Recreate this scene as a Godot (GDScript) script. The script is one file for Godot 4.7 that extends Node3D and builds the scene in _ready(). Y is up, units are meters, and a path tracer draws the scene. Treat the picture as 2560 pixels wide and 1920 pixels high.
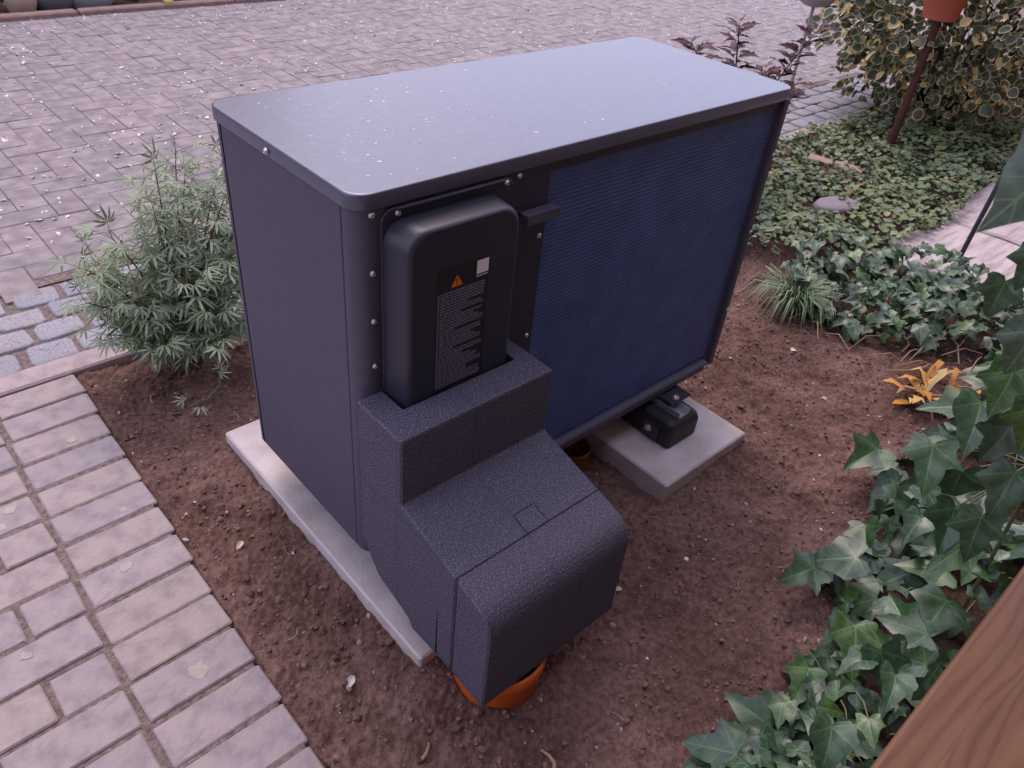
extends Node3D

const CAM := Vector3(-0.523885, 1.319617, 0.848739)
var rng := RandomNumberGenerator.new()
var names := {}
var mats := {}
var nz := FastNoiseLite.new()
var nz2 := FastNoiseLite.new()
var nz3 := FastNoiseLite.new()

# ------------------------------------------------------------------ helpers
func lin(r: float, g: float, b: float) -> Color:
	return Color(r, g, b).linear_to_srgb()

func mat(called: String, c: Color, rough := 0.8, metal := 0.0, spec := 0.5) -> StandardMaterial3D:
	var m := StandardMaterial3D.new()
	m.albedo_color = c
	m.roughness = rough
	m.metallic = metal
	m.metallic_specular = spec
	mats[called] = m
	return m

func noise_tex(freq: float, stops: Array, size := 512, octaves := 4, seed_ := 1, kind := FastNoiseLite.TYPE_SIMPLEX_SMOOTH) -> NoiseTexture2D:
	var n := FastNoiseLite.new()
	n.noise_type = kind
	n.frequency = freq
	n.fractal_octaves = octaves
	n.seed = seed_
	var t := NoiseTexture2D.new()
	t.width = size
	t.height = size
	t.seamless = true
	t.noise = n
	var g := Gradient.new()
	var offs := PackedFloat32Array()
	var cols := PackedColorArray()
	for s in stops:
		offs.append(s[0])
		cols.append(s[1])
	g.offsets = offs
	g.colors = cols
	t.color_ramp = g
	return t

func normal_tex(freq: float, strength: float, size := 512, seed_ := 3, octaves := 4) -> NoiseTexture2D:
	var n := FastNoiseLite.new()
	n.frequency = freq
	n.seed = seed_
	n.fractal_octaves = octaves
	var t := NoiseTexture2D.new()
	t.width = size
	t.height = size
	t.seamless = true
	t.noise = n
	t.as_normal_map = true
	t.bump_strength = strength
	return t

func triplanar(m: StandardMaterial3D, per_m: float, world := true) -> void:
	m.uv1_triplanar = true
	m.uv1_world_triplanar = world
	m.uv1_scale = Vector3(per_m, per_m, per_m)

func numbered(called: String) -> String:
	if not names.has(called):
		names[called] = 0
		return called
	names[called] += 1
	return "%s_%03d" % [called, names[called]]

func tag(o: Node, label := "", category := "", group := "", kind := "") -> Node:
	if label: o.set_meta("label", label)
	if category: o.set_meta("category", category)
	if group: o.set_meta("group", group)
	if kind: o.set_meta("kind", kind)
	return o

func thing(called: String, at: Vector3, label: String, category: String, group := "") -> Node3D:
	var o := Node3D.new()
	o.name = numbered(called)
	add_child(o)
	o.position = at
	tag(o, label, category, group)
	return o

func struct_root(called: String) -> Node3D:
	var o := Node3D.new()
	o.name = numbered(called)
	add_child(o)
	o.set_meta("kind", "structure")
	return o

func put(called: String, mesh: Mesh, m: Material, parent: Node = null) -> MeshInstance3D:
	var o := MeshInstance3D.new()
	o.mesh = mesh
	if m: o.material_override = m
	if parent == null:
		o.name = numbered(called)
		add_child(o)
	else:
		o.name = called
		parent.add_child(o, true)
	return o

func multi(called: String, mesh: Mesh, m: Material, xs: Array, cols: Array, parent: Node = null) -> MultiMeshInstance3D:
	var mm := MultiMesh.new()
	mm.transform_format = MultiMesh.TRANSFORM_3D
	mm.use_colors = cols.size() > 0
	mm.mesh = mesh
	mm.instance_count = xs.size()
	for i in xs.size():
		mm.set_instance_transform(i, xs[i])
		if cols.size() > 0: mm.set_instance_color(i, cols[i])
	var o := MultiMeshInstance3D.new()
	o.multimesh = mm
	o.material_override = m
	if parent == null:
		o.name = numbered(called)
		add_child(o)
	else:
		o.name = called
		parent.add_child(o, true)
	o.set_meta("kind", "stuff")
	return o

class MB:
	var st := SurfaceTool.new()
	var col := Color(1, 1, 1)
	var xf := Transform3D.IDENTITY
	func _init() -> void:
		st.begin(Mesh.PRIMITIVE_TRIANGLES)
	func v(p: Vector3, uv := Vector2.ZERO) -> void:
		st.set_color(col)
		st.set_uv(uv)
		st.add_vertex(xf * p)
	# counter-clockwise seen from outside
	func tri(a: Vector3, b: Vector3, c: Vector3, sm := -1) -> void:
		st.set_smooth_group(sm)
		v(a); v(c); v(b)
	func quad(a: Vector3, b: Vector3, c: Vector3, d: Vector3, sm := -1) -> void:
		tri(a, b, c, sm)
		tri(a, c, d, sm)
	func cap(ring: PackedVector3Array, flip := false) -> void:
		var c := Vector3.ZERO
		for p in ring: c += p
		c /= ring.size()
		for i in ring.size():
			var j := (i + 1) % ring.size()
			if flip: tri(c, ring[j], ring[i])
			else: tri(c, ring[i], ring[j])
	func loft(rings: Array, sm := 1, cap0 := true, cap1 := true) -> void:
		for k in rings.size() - 1:
			var a: PackedVector3Array = rings[k]
			var b: PackedVector3Array = rings[k + 1]
			for i in a.size():
				var j := (i + 1) % a.size()
				quad(a[i], a[j], b[j], b[i], sm)
		if cap0: cap(rings[0], true)
		if cap1: cap(rings[rings.size() - 1], false)
	func box(c: Vector3, s: Vector3, b := 0.0) -> void:
		var h := s * 0.5
		if b <= 0.0:
			var p := []
			for i in 8: p.append(c + Vector3(h.x * (1 if i & 1 else -1), h.y * (1 if i & 2 else -1), h.z * (1 if i & 4 else -1)))
			quad(p[4], p[5], p[7], p[6]); quad(p[1], p[0], p[2], p[3])
			quad(p[5], p[1], p[3], p[7]); quad(p[0], p[4], p[6], p[2])
			quad(p[6], p[7], p[3], p[2]); quad(p[0], p[1], p[5], p[4])
			return
		var r := []
		for lv in [[-h.y, b], [-h.y + b, 0.0], [h.y - b, 0.0], [h.y, b]]:
			r.append(MB.rrect(c.x - h.x + lv[1], c.x + h.x - lv[1], c.z - h.z + lv[1], c.z + h.z - lv[1], maxf(b * 0.7, 0.0004), 1, c.y + lv[0]))
		loft(r, -1)
	static func rrect(x0: float, x1: float, z0: float, z1: float, r: float, seg: int, y: float) -> PackedVector3Array:
		# ring that runs counter-clockwise seen from +y
		var o := PackedVector3Array()
		var cs := [[x1 - r, z1 - r, 0.0], [x1 - r, z0 + r, 1.0], [x0 + r, z0 + r, 2.0], [x0 + r, z1 - r, 3.0]]
		for q in cs:
			for i in seg + 1:
				var a: float = (q[2] - 1.0) * PI / 2 + PI / 2 * i / seg
				o.append(Vector3(q[0] + r * cos(a), y, q[1] - r * sin(a)))
		return o
	func tube(pts: Array, rad: Array, n := 8, sm := 1, caps := true) -> void:
		var rings := []
		for k in pts.size():
			var d: Vector3 = (pts[mini(k + 1, pts.size() - 1)] - pts[maxi(k - 1, 0)]).normalized()
			var u := d.cross(Vector3(0.31, 0.2, 0.93)).normalized()
			if absf(d.dot(Vector3(0.31, 0.2, 0.93))) > 0.95: u = d.cross(Vector3.RIGHT).normalized()
			var w := d.cross(u)
			var ring := PackedVector3Array()
			for i in n:
				var a := TAU * i / n
				ring.append(pts[k] + (u * cos(a) + w * sin(a)) * float(rad[k]))
			rings.append(ring)
		loft(rings, sm, caps, caps)
	func lathe(prof: Array, n := 24, sm := 1, cap0 := true, cap1 := true) -> void:
		var rings := []
		for q in prof:
			var ring := PackedVector3Array()
			for i in n:
				var a := TAU * i / n
				ring.append(Vector3(q.x * cos(a), q.y, -q.x * sin(a)))
			rings.append(ring)
		loft(rings, sm, cap0, cap1)
	func done() -> ArrayMesh:
		st.generate_normals()
		return st.commit()

# side profile (z, y) swept along x between x0 and x1, bevelled ends
func profile_ring(pr: Array, x: float, inset: float) -> PackedVector3Array:
	var n := pr.size()
	var o := PackedVector3Array()
	for i in n:
		var p: Vector2 = pr[i]
		var a: Vector2 = (p - pr[(i + n - 1) % n]).normalized()
		var b: Vector2 = (pr[(i + 1) % n] - p).normalized()
		var na := Vector2(-a.y, a.x)
		var nb := Vector2(-b.y, b.x)
		var m := (na + nb).normalized()
		var q := p + m * (inset / maxf(0.4, m.dot(na)))
		o.append(Vector3(x, q.y, q.x))
	return o

func round_poly(src: Array, radii: Array, seg := 3) -> Array:
	var o := []
	var n := src.size()
	for i in n:
		var p: Vector2 = src[i]
		var r: float = radii[i]
		if r <= 0.0:
			o.append(p)
			continue
		var a: Vector2 = p + ((src[(i + n - 1) % n] - p) as Vector2).normalized() * r
		var b: Vector2 = p + ((src[(i + 1) % n] - p) as Vector2).normalized() * r
		for k in seg + 1:
			var t := float(k) / seg
			o.append(a.lerp(p, t).lerp(p.lerp(b, t), t))
	return o

func poly_cap(mb: MB, pr: Array, ring: PackedVector3Array, flip: bool) -> void:
	var idx := Geometry2D.triangulate_polygon(PackedVector2Array(pr))
	for k in range(0, idx.size(), 3):
		var a := ring[idx[k]]
		var b := ring[idx[k + 1]]
		var c := ring[idx[k + 2]]
		var nx := (b - a).cross(c - a).x
		if (nx > 0.0) == flip: mb.tri(a, c, b)
		else: mb.tri(a, b, c)

func sweep_x(mb: MB, pr: Array, x0: float, x1: float, b0: float, b1: float, cap0 := true, cap1 := true, sm := -1) -> void:
	# pr runs counter-clockwise in the (z, y) plane
	var rings := []
	if b0 > 0.0:
		rings.append(profile_ring(pr, x0, b0))
		rings.append(profile_ring(pr, x0 + b0, 0.0))
	else:
		rings.append(profile_ring(pr, x0, 0.0))
	if b1 > 0.0:
		rings.append(profile_ring(pr, x1 - b1, 0.0))
		rings.append(profile_ring(pr, x1, b1))
	else:
		rings.append(profile_ring(pr, x1, 0.0))
	for k in rings.size() - 1:
		var a: PackedVector3Array = rings[k]
		var b: PackedVector3Array = rings[k + 1]
		for i in a.size():
			var j := (i + 1) % a.size()
			mb.quad(a[i], b[i], b[j], a[j], sm)
	if cap0: poly_cap(mb, pr, rings[0], true)
	if cap1: poly_cap(mb, pr, rings[rings.size() - 1], false)

func rf(a: float, b: float) -> float:
	return rng.randf_range(a, b)

func basis_from(tip: Vector3, up: Vector3, s: float) -> Basis:
	# local -z runs to the tip, local +y is the upper side
	var z := -tip.normalized()
	var x := up.cross(z)
	if x.length() < 0.01: x = Vector3.RIGHT.cross(z)
	x = x.normalized()
	var y := z.cross(x)
	return Basis(x * s, y * s, z * s)

func inside(poly: Array, x: float, z: float) -> bool:
	return Geometry2D.is_point_in_polygon(Vector2(x, z), PackedVector2Array(poly))

# leaves: the nearest ones as parts, the rest joined
func leaf_parts(parent: Node3D, meshes: Array, m: Material, xs: Array, limit := 300, called := "leaf") -> void:
	var arr := xs.duplicate()
	arr.sort_custom(func(a, b): return (a.origin - CAM + parent.position).length_squared() < (b.origin - CAM + parent.position).length_squared())
	for i in mini(limit, arr.size()):
		var o := put(called, meshes[(i * 7 + int(i / 5.0)) % meshes.size()], m, parent)
		o.transform = arr[i]
	if arr.size() > limit:
		var rest := []
		for k in meshes.size(): rest.append([])
		for i in range(limit, arr.size()): rest[(i * 5 + int(i / 7.0)) % meshes.size()].append(arr[i])
		for k in meshes.size():
			if rest[k].size() > 0: multi("leaf_mass", meshes[k], m, rest[k], [], parent)

# ------------------------------------------------------------------ leaf shapes
func fan_leaf(half: Array, fold: float, droop: float, curl: float, c_in: Color, c_out: Color, hub_y := 0.1, seed_ := 1, jit := 0.03) -> ArrayMesh:
	var r := RandomNumberGenerator.new()
	r.seed = seed_
	var out: Array[Vector2] = []
	for i in half.size():
		var q: Vector2 = half[i]
		out.append(q + Vector2(r.randf_range(-jit, jit), r.randf_range(-jit, jit)) * (0.0 if q.x == 0.0 else 1.0))
	for i in range(half.size() - 1, -1, -1):
		var q: Vector2 = half[i]
		if q.x > 0.0: out.append(Vector2(-q.x, q.y) + Vector2(r.randf_range(-jit, jit), r.randf_range(-jit, jit)))
	var tw := r.randf_range(-0.25, 0.25)
	var wave := 0.035
	var lift := func(p: Vector2) -> Vector3:
		var h := absf(p.x) * fold - p.y * p.y * droop - p.x * p.x * curl + p.x * p.y * tw + wave * sin(p.x * 9.0 + seed_) * sin(p.y * 8.0 + seed_ * 2.0)
		return Vector3(p.x, h, -p.y)
	var uv := func(p: Vector2) -> Vector2:
		return Vector2((p.x + 0.6) / 1.2, (p.y + 0.25) / 1.35)
	var mb := MB.new()
	mb.st.set_smooth_group(1)
	var hub := Vector2(0, hub_y)
	var n := out.size()
	var add := func(p: Vector2, c: Color):
		mb.col = c
		mb.v(lift.call(p), uv.call(p))
	for i in n:
		var a := out[i]
		var b := out[(i + 1) % n]
		var a1 := hub.lerp(a, 0.4)
		var b1 := hub.lerp(b, 0.4)
		var a2 := hub.lerp(a, 0.75)
		var b2 := hub.lerp(b, 0.75)
		for q in [hub, b1, a1, a1, b1, b2, a1, b2, a2]: add.call(q, c_in)
		for q in [a2, b2, b, a2, b, a]: add.call(q, c_out)
	return mb.done()

func leaf_image(base: Color, vein: Color, veins: Array, w: int, h: int, seed_: int, bleed := 0.0) -> ImageTexture:
	# the colouring of a leaf blade: pale veins in a green blade
	var n := FastNoiseLite.new()
	n.seed = seed_
	n.frequency = 0.03
	n.fractal_octaves = 4
	var img := Image.create(w, h, false, Image.FORMAT_RGB8)
	for y in h:
		for x in w:
			var p := Vector2((x + 0.5) / w * 1.2 - 0.6, (y + 0.5) / h * 1.35 - 0.25)
			var k := 0.0
			for s in veins:
				var q := Geometry2D.get_closest_point_to_segment(p, s[0], s[1])
				var t: float = (q - s[0]).length() / maxf(0.001, (s[1] - s[0]).length())
				var wd: float = s[2] * (1.0 - 0.65 * t)
				k = maxf(k, 1.0 - smoothstep(wd * 0.5, wd * 1.5, p.distance_to(q)))
			var c := base * (0.9 + 0.28 * n.get_noise_2d(x, y))
			c = c.lerp(vein, k * 0.8)
			c.a = 1.0
			img.set_pixel(x, y, c.clamp())
	return ImageTexture.create_from_image(img)

const IVY := [Vector2(0, -0.02), Vector2(0.09, -0.13), Vector2(0.22, -0.19), Vector2(0.36, -0.18), Vector2(0.4, -0.08), Vector2(0.385, 0.03), Vector2(0.41, 0.12), Vector2(0.48, 0.22), Vector2(0.55, 0.35), Vector2(0.42, 0.38), Vector2(0.29, 0.45), Vector2(0.245, 0.55), Vector2(0.17, 0.75), Vector2(0.08, 0.92), Vector2(0, 1.04)]
const IVY2 := [Vector2(0, -0.02), Vector2(0.1, -0.15), Vector2(0.26, -0.2), Vector2(0.38, -0.12), Vector2(0.4, 0.04), Vector2(0.45, 0.14), Vector2(0.47, 0.26), Vector2(0.38, 0.36), Vector2(0.29, 0.46), Vector2(0.22, 0.62), Vector2(0.1, 0.82), Vector2(0, 1.0)]
const OVAL := [Vector2(0, 0), Vector2(0.16, 0.08), Vector2(0.28, 0.25), Vector2(0.33, 0.45), Vector2(0.3, 0.66), Vector2(0.19, 0.85), Vector2(0, 0.98)]
const BROAD := [Vector2(0, 0), Vector2(0.22, 0.06), Vector2(0.4, 0.25), Vector2(0.44, 0.48), Vector2(0.36, 0.72), Vector2(0.18, 0.9), Vector2(0, 0.97)]

# ------------------------------------------------------------------ scene
func _ready() -> void:
	rng.seed = 20
	nz.seed = 5; nz.frequency = 1.0; nz.fractal_octaves = 3
	nz2.seed = 9; nz2.frequency = 1.0; nz2.fractal_octaves = 4
	nz3.seed = 17; nz3.frequency = 1.0; nz3.fractal_octaves = 2
	setup_view()
	materials()
	build_ground()
	build_path()
	build_kerb_and_setts()
	build_driveway()
	build_slabs()
	build_heat_pump()
	build_pipes()
	build_bench()
	build_left_shrub()
	build_purple_shrub()
	build_variegated_shrub()
	build_ground_cover()
	build_ivy()
	build_garden_bits()
	build_far_bed()
	build_litter()

func setup_view() -> void:
	var cam := Camera3D.new()
	cam.name = "camera"
	add_child(cam)
	var rv := Vector3(-0.651059406, -0.729824518, -0.15792838)
	cam.transform = Transform3D(Basis(rv.normalized(), rv.length()), CAM)
	cam.fov = 52.587
	cam.near = 0.05
	cam.far = 400.0
	cam.current = true
	var lens := CameraAttributesPhysical.new()
	lens.frustum_focal_length = 12.0 / tan(deg_to_rad(52.587 / 2.0))
	lens.frustum_focus_distance = 1.6
	lens.exposure_aperture = 11.0
	cam.attributes = lens
	var env := Environment.new()
	env.tonemap_mode = Environment.TONE_MAPPER_LINEAR
	env.tonemap_exposure = 1.18
	env.background_mode = Environment.BG_SKY
	env.sdfgi_enabled = true
	env.ssao_enabled = true
	env.ssil_enabled = true
	var sky := Sky.new()
	var sm := ProceduralSkyMaterial.new()
	sm.sky_top_color = Color(0.79, 0.785, 0.905)
	sm.sky_horizon_color = Color(0.84, 0.855, 0.97)
	sm.sky_curve = 0.25
	sm.ground_bottom_color = Color(0.3, 0.27, 0.28)
	sm.ground_horizon_color = Color(0.55, 0.5, 0.54)
	sm.energy_multiplier = 1.85
	sky.sky_material = sm
	env.sky = sky
	var we := WorldEnvironment.new()
	we.name = "world_environment"
	we.environment = env
	add_child(we)
	var sun := DirectionalLight3D.new()
	sun.name = "daylight"
	sun.light_energy = 0.55
	sun.light_angular_distance = 30.0
	sun.light_color = Color(1.0, 0.93, 0.92)
	sun.shadow_enabled = true
	add_child(sun)
	# light comes from the open street side, high and a little to the right
	sun.transform = Transform3D(Basis.looking_at(Vector3(-0.25, -0.9, 0.6).normalized(), Vector3.UP), Vector3(0, 5, 0))

func materials() -> void:
	var m: StandardMaterial3D
	m = mat("lid", Color(1, 1, 1), 0.36, 0.3, 1.0)
	m.albedo_texture = noise_tex(0.012, [[0.15, lin(0.084, 0.092, 0.15)], [0.5, lin(0.093, 0.101, 0.164)], [0.7, lin(0.098, 0.106, 0.172)], [0.9, lin(0.115, 0.123, 0.19)]], 512, 6, 45)
	m.clearcoat_enabled = true
	m.clearcoat = 0.5
	m.clearcoat_roughness = 0.35
	m.normal_enabled = true
	m.normal_texture = normal_tex(0.05, 1.2, 512, 4)
	m.normal_scale = 0.18
	triplanar(m, 6.0)
	m = mat("panel", Color(1, 1, 1), 0.5, 0.0, 0.5)
	m.albedo_texture = noise_tex(0.01, [[0.15, lin(0.072, 0.066, 0.1)], [0.5, lin(0.077, 0.071, 0.107)], [0.85, lin(0.083, 0.076, 0.114)]], 512, 6, 46)
	m.normal_enabled = true
	m.normal_texture = normal_tex(0.06, 1.2, 512, 8)
	m.normal_scale = 0.12
	triplanar(m, 6.0)
	m = mat("dark_panel", lin(0.032, 0.03, 0.052), 0.45)
	m = mat("cover_plastic", lin(0.03, 0.028, 0.046), 0.42)
	m.normal_enabled = true
	m.normal_texture = normal_tex(0.12, 1.5, 256, 14)
	m.normal_scale = 0.15
	triplanar(m, 8.0)
	m = mat("coil", lin(0.085, 0.135, 0.34), 0.45, 0.2)
	m.albedo_texture = noise_tex(0.012, [[0.2, Color(0.86, 0.86, 0.9)], [0.55, Color(0.94, 0.95, 0.96)], [0.85, Color(1, 1, 1)]], 512, 5, 41)
	triplanar(m, 1.3)
	m = mat("groove_shade", lin(0.006, 0.006, 0.008), 0.9)  # black that stands in for shade inside grooves of the foam
	m = mat("screw", lin(0.6, 0.6, 0.62), 0.3, 0.9)
	m = mat("rubber", lin(0.018, 0.018, 0.02), 0.55)
	m.normal_enabled = true
	m.normal_texture = normal_tex(0.06, 2.0, 256, 15)
	m.normal_scale = 0.4
	triplanar(m, 8.0)
	m = mat("bracket", lin(0.045, 0.045, 0.055), 0.35, 0.3)
	m = mat("aluminium", lin(0.62, 0.64, 0.68), 0.3, 0.8)
	m = mat("foam", Color(1, 1, 1), 0.7, 0.0, 0.5)
	m.albedo_texture = noise_tex(0.16, [[0.28, lin(0.04, 0.036, 0.056)], [0.5, lin(0.065, 0.058, 0.092)], [0.64, lin(0.092, 0.084, 0.126)], [0.74, lin(0.3, 0.285, 0.36)]], 512, 3, 22)
	m.normal_enabled = true
	m.normal_texture = normal_tex(0.16, 3.0, 512, 22)
	m.normal_scale = 0.8
	triplanar(m, 4.0)
	m = mat("concrete", Color(1, 1, 1), 0.85)
	m.albedo_texture = noise_tex(0.008, [[0.1, lin(0.44, 0.375, 0.36)], [0.5, lin(0.53, 0.465, 0.455)], [0.9, lin(0.6, 0.54, 0.54)]], 512, 6, 31)
	m.normal_enabled = true
	m.normal_texture = normal_tex(0.08, 2.0, 512, 32)
	m.normal_scale = 0.35
	triplanar(m, 2.0)
	# paving
	m = mat("path_brick", Color(1, 1, 1), 0.85)
	m.vertex_color_use_as_albedo = true
	m.albedo_texture = noise_tex(0.012, [[0.05, Color(0.84, 0.83, 0.84)], [0.4, Color(0.93, 0.92, 0.93)], [0.62, Color(0.97, 0.96, 0.96)], [0.9, Color(1.0, 0.98, 0.95)]], 512, 6, 51)
	m.normal_enabled = true
	m.normal_texture = normal_tex(0.05, 3.0, 512, 52, 5)
	m.normal_scale = 0.5
	triplanar(m, 3.0)
	m = mat("drive_brick", Color(1, 1, 1), 0.8)
	m.vertex_color_use_as_albedo = true
	m.albedo_texture = noise_tex(0.01, [[0.05, Color(0.8, 0.8, 0.8)], [0.45, Color(0.9, 0.895, 0.895)], [0.63, Color(0.96, 0.955, 0.95)], [0.8, Color(1, 1, 1)]], 512, 6, 53)
	m.normal_enabled = true
	m.normal_texture = normal_tex(0.05, 3.0, 512, 54, 5)
	m.normal_scale = 0.5
	triplanar(m, 2.0)
	m = mat("granite", Color(1, 1, 1), 0.75)
	m.vertex_color_use_as_albedo = true
	m.albedo_texture = noise_tex(0.06, [[0.2, Color(0.75, 0.76, 0.78)], [0.5, Color(0.92, 0.92, 0.94)], [0.8, Color(1, 1, 1)]], 512, 4, 55)
	m.normal_enabled = true
	m.normal_texture = normal_tex(0.04, 4.0, 512, 56, 5)
	m.normal_scale = 0.6
	triplanar(m, 4.0)
	m = mat("sand", Color(1, 1, 1), 0.95)
	m.albedo_texture = noise_tex(0.03, [[0.15, lin(0.13, 0.094, 0.085)], [0.5, lin(0.19, 0.142, 0.13)], [0.85, lin(0.26, 0.205, 0.19)]], 512, 5, 57)
	m.normal_enabled = true
	m.normal_texture = normal_tex(0.08, 5.0, 512, 58, 5)
	triplanar(m, 3.0)
	m = mat("soil", Color(1, 1, 1), 0.95, 0.0, 0.3)
	m.vertex_color_use_as_albedo = true
	m.albedo_texture = noise_tex(0.02, [[0.1, Color(0.68, 0.66, 0.66)], [0.5, Color(0.88, 0.87, 0.86)], [0.85, Color(1, 1, 1)]], 512, 6, 61)
	m.normal_enabled = true
	m.normal_texture = normal_tex(0.05, 6.0, 512, 62, 5)
	m.normal_scale = 1.0
	triplanar(m, 5.0)
	m = mat("clod", Color(1, 1, 1), 0.95, 0.0, 0.3)
	m.vertex_color_use_as_albedo = true
	m = mat("bits", Color(1, 1, 1), 0.7)
	m.vertex_color_use_as_albedo = true
	m = mat("orange_plastic", lin(0.68, 0.13, 0.02), 0.45)
	m = mat("brown_plastic", lin(0.2, 0.075, 0.03), 0.6)
	m = mat("terracotta", lin(0.42, 0.105, 0.06), 0.8)
	m = mat("rust", lin(0.085, 0.03, 0.02), 0.85)
	m = mat("rod", lin(0.09, 0.09, 0.12), 0.45, 0.5)
	m = mat("zinc", lin(0.36, 0.33, 0.34), 0.55, 0.3)
	m = mat("stem", lin(0.12, 0.1, 0.05), 0.8)
	m = mat("stem_dark", lin(0.035, 0.022, 0.018), 0.9)
	m = mat("stem_green", lin(0.2, 0.2, 0.09), 0.7)
	m = mat("twig", lin(0.34, 0.22, 0.13), 0.8)
	m = mat("render_wall", lin(0.15, 0.11, 0.1), 0.9)
	m = mat("flagstone", Color(1, 1, 1), 0.85)
	m.albedo_texture = noise_tex(0.01, [[0.1, lin(0.36, 0.3, 0.29)], [0.5, lin(0.52, 0.44, 0.44)], [0.9, lin(0.6, 0.53, 0.53)]], 512, 6, 71)
	m.uv1_triplanar = true
	m.uv1_world_triplanar = true
	m.uv1_scale = Vector3(0.7, 3.0, 5.0)
	m.normal_enabled = true
	m.normal_texture = normal_tex(0.03, 4.0, 512, 72)
	# leaves
	var veins := [[Vector2(0, 0), Vector2(0, 1.0), 0.02], [Vector2(0, 0), Vector2(0.5, 0.31), 0.017], [Vector2(0, 0), Vector2(-0.5, 0.31), 0.017], [Vector2(0, 0), Vector2(0.36, -0.15), 0.013], [Vector2(0, 0), Vector2(-0.36, -0.15), 0.013]]
	for k in 3:
		var y0 := 0.25 + k * 0.2
		for s in [-1.0, 1.0]:
			veins.append([Vector2(0, y0), Vector2(s * (0.26 - k * 0.05), y0 + 0.2), 0.007])
	for s in [-1.0, 1.0]:
		veins.append([Vector2(s * 0.2, 0.12), Vector2(s * 0.28, 0.32), 0.007])
		veins.append([Vector2(s * 0.25, 0.155), Vector2(s * 0.4, 0.13), 0.007])
	m = mat("ivy", Color(1, 1, 1), 0.42, 0.0, 0.62)
	m.vertex_color_use_as_albedo = true
	m.albedo_texture = leaf_image(Color(0.72, 0.74, 0.72), Color(1.0, 1.0, 0.86), veins, 160, 180, 5)
	m.backlight_enabled = true
	m.backlight = Color(0.25, 0.3, 0.12)
	m = mat("leaf", Color(1, 1, 1), 0.55, 0.0, 0.4)
	m.vertex_color_use_as_albedo = true
	m.backlight_enabled = true
	m.backlight = Color(0.3, 0.35, 0.15)
	m = mat("leaf_flat", Color(1, 1, 1), 0.6, 0.0, 0.4)
	m.vertex_color_use_as_albedo = true
	# wood
	m = mat("wood", Color(1, 1, 1), 0.5, 0.0, 0.4)
	m.albedo_texture = wood_image()
	m = mat("sticker", Color(1, 1, 1), 0.5)
	m.albedo_texture = sticker_image()

func wood_image() -> ImageTexture:
	var w := 1024
	var h := 256
	var img := Image.create(w, h, false, Image.FORMAT_RGB8)
	var n := FastNoiseLite.new()
	n.seed = 77
	n.frequency = 1.0
	n.fractal_octaves = 3
	var a := Color(0.46, 0.325, 0.24)
	var b := Color(0.33, 0.21, 0.145)
	for y in h:
		for x in w:
			var u := float(x) / w * 1.6
			var v := float(y) / h * 0.18
			# cathedral rings of a plain-sawn board
			var wob := n.get_noise_2d(u * 1.6, v * 8.0) * 0.05
			var q := Vector2((u - 0.62) * 0.13, v - 0.10 + wob * 0.6)
			var rr := q.length() + wob * 0.35 + n.get_noise_2d(u * 4.0 + 9.0, v * 40.0) * 0.004
			var ring := 0.5 + 0.5 * sin(rr * 360.0)
			ring = pow(ring, 2.2)
			var fine := n.get_noise_2d(u * 14.0, v * 900.0)
			var broad := n.get_noise_2d(u * 1.3 + 40.0, v * 16.0)
			var t := clampf(0.22 + ring * 0.42 + fine * 0.22 + broad * 0.35, 0.0, 1.0)
			img.set_pixel(x, y, a.lerp(b, t))
	return ImageTexture.create_from_image(img)

func sticker_image() -> ImageTexture:
	# black sticker: an orange warning triangle, a white patch, then lines of grey print too small to read
	var w := 300
	var h := 680
	var r := RandomNumberGenerator.new()
	r.seed = 3
	var img := Image.create(w, h, false, Image.FORMAT_RGB8)
	img.fill(lin(0.014, 0.012, 0.016))
	# white patch
	img.fill_rect(Rect2i(226, 14, 70, 70), Color(0.93, 0.93, 0.98))
	img.fill_rect(Rect2i(226, 90, 66, 9), Color(0.7, 0.7, 0.78))
	# triangle
	for y in range(44, 112):
		var t := (y - 44) / 68.0
		var hw := int(40.0 * t)
		for x in range(112 - hw, 112 + hw + 1):
			var edge := t > 0.93 or absi(x - 112) > hw - 5
			var c := Color(0.42, 0.22, 0.06) if edge else Color(0.86, 0.5, 0.1)
			if absi(x - 112) < 4 and y > 70 and y < 92: c = Color(0.12, 0.07, 0.02)
			if absi(x - 112) < 4 and y > 96 and y < 103: c = Color(0.12, 0.07, 0.02)
			img.set_pixel(x, y, c)
	var cut := {5: 0.62, 6: 0.9, 8: 0.5, 9: 0.93, 10: 0.75, 11: 0.86, 14: 0.38, 15: 0.92, 17: 0.72, 18: 0.82, 21: 0.36, 22: 0.95, 24: 0.55, 25: 0.74, 26: 0.88, 27: 0.86, 30: 0.66, 31: 0.66}
	for row in 36:
		var y := 126 + row * 15
		var x := 4
		var end := int(292 * float(cut.get(row, r.randf_range(0.93, 1.0))))
		var ink := Color(0.52, 0.5, 0.6)
		while x < end:
			var len := r.randi_range(10, 34)
			if x < 12: len = 12
			for yy in range(y, y + 10):
				for xx in range(x, mini(x + len, end)):
					var k := 0.68 + 0.5 * r.randf()
					if yy == y or yy == y + 9: k *= 0.6
					img.set_pixel(xx, yy, (ink * k).clamp())
			x += len + (5 if x < 60 else 3)
	return ImageTexture.create_from_image(img)

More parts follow.
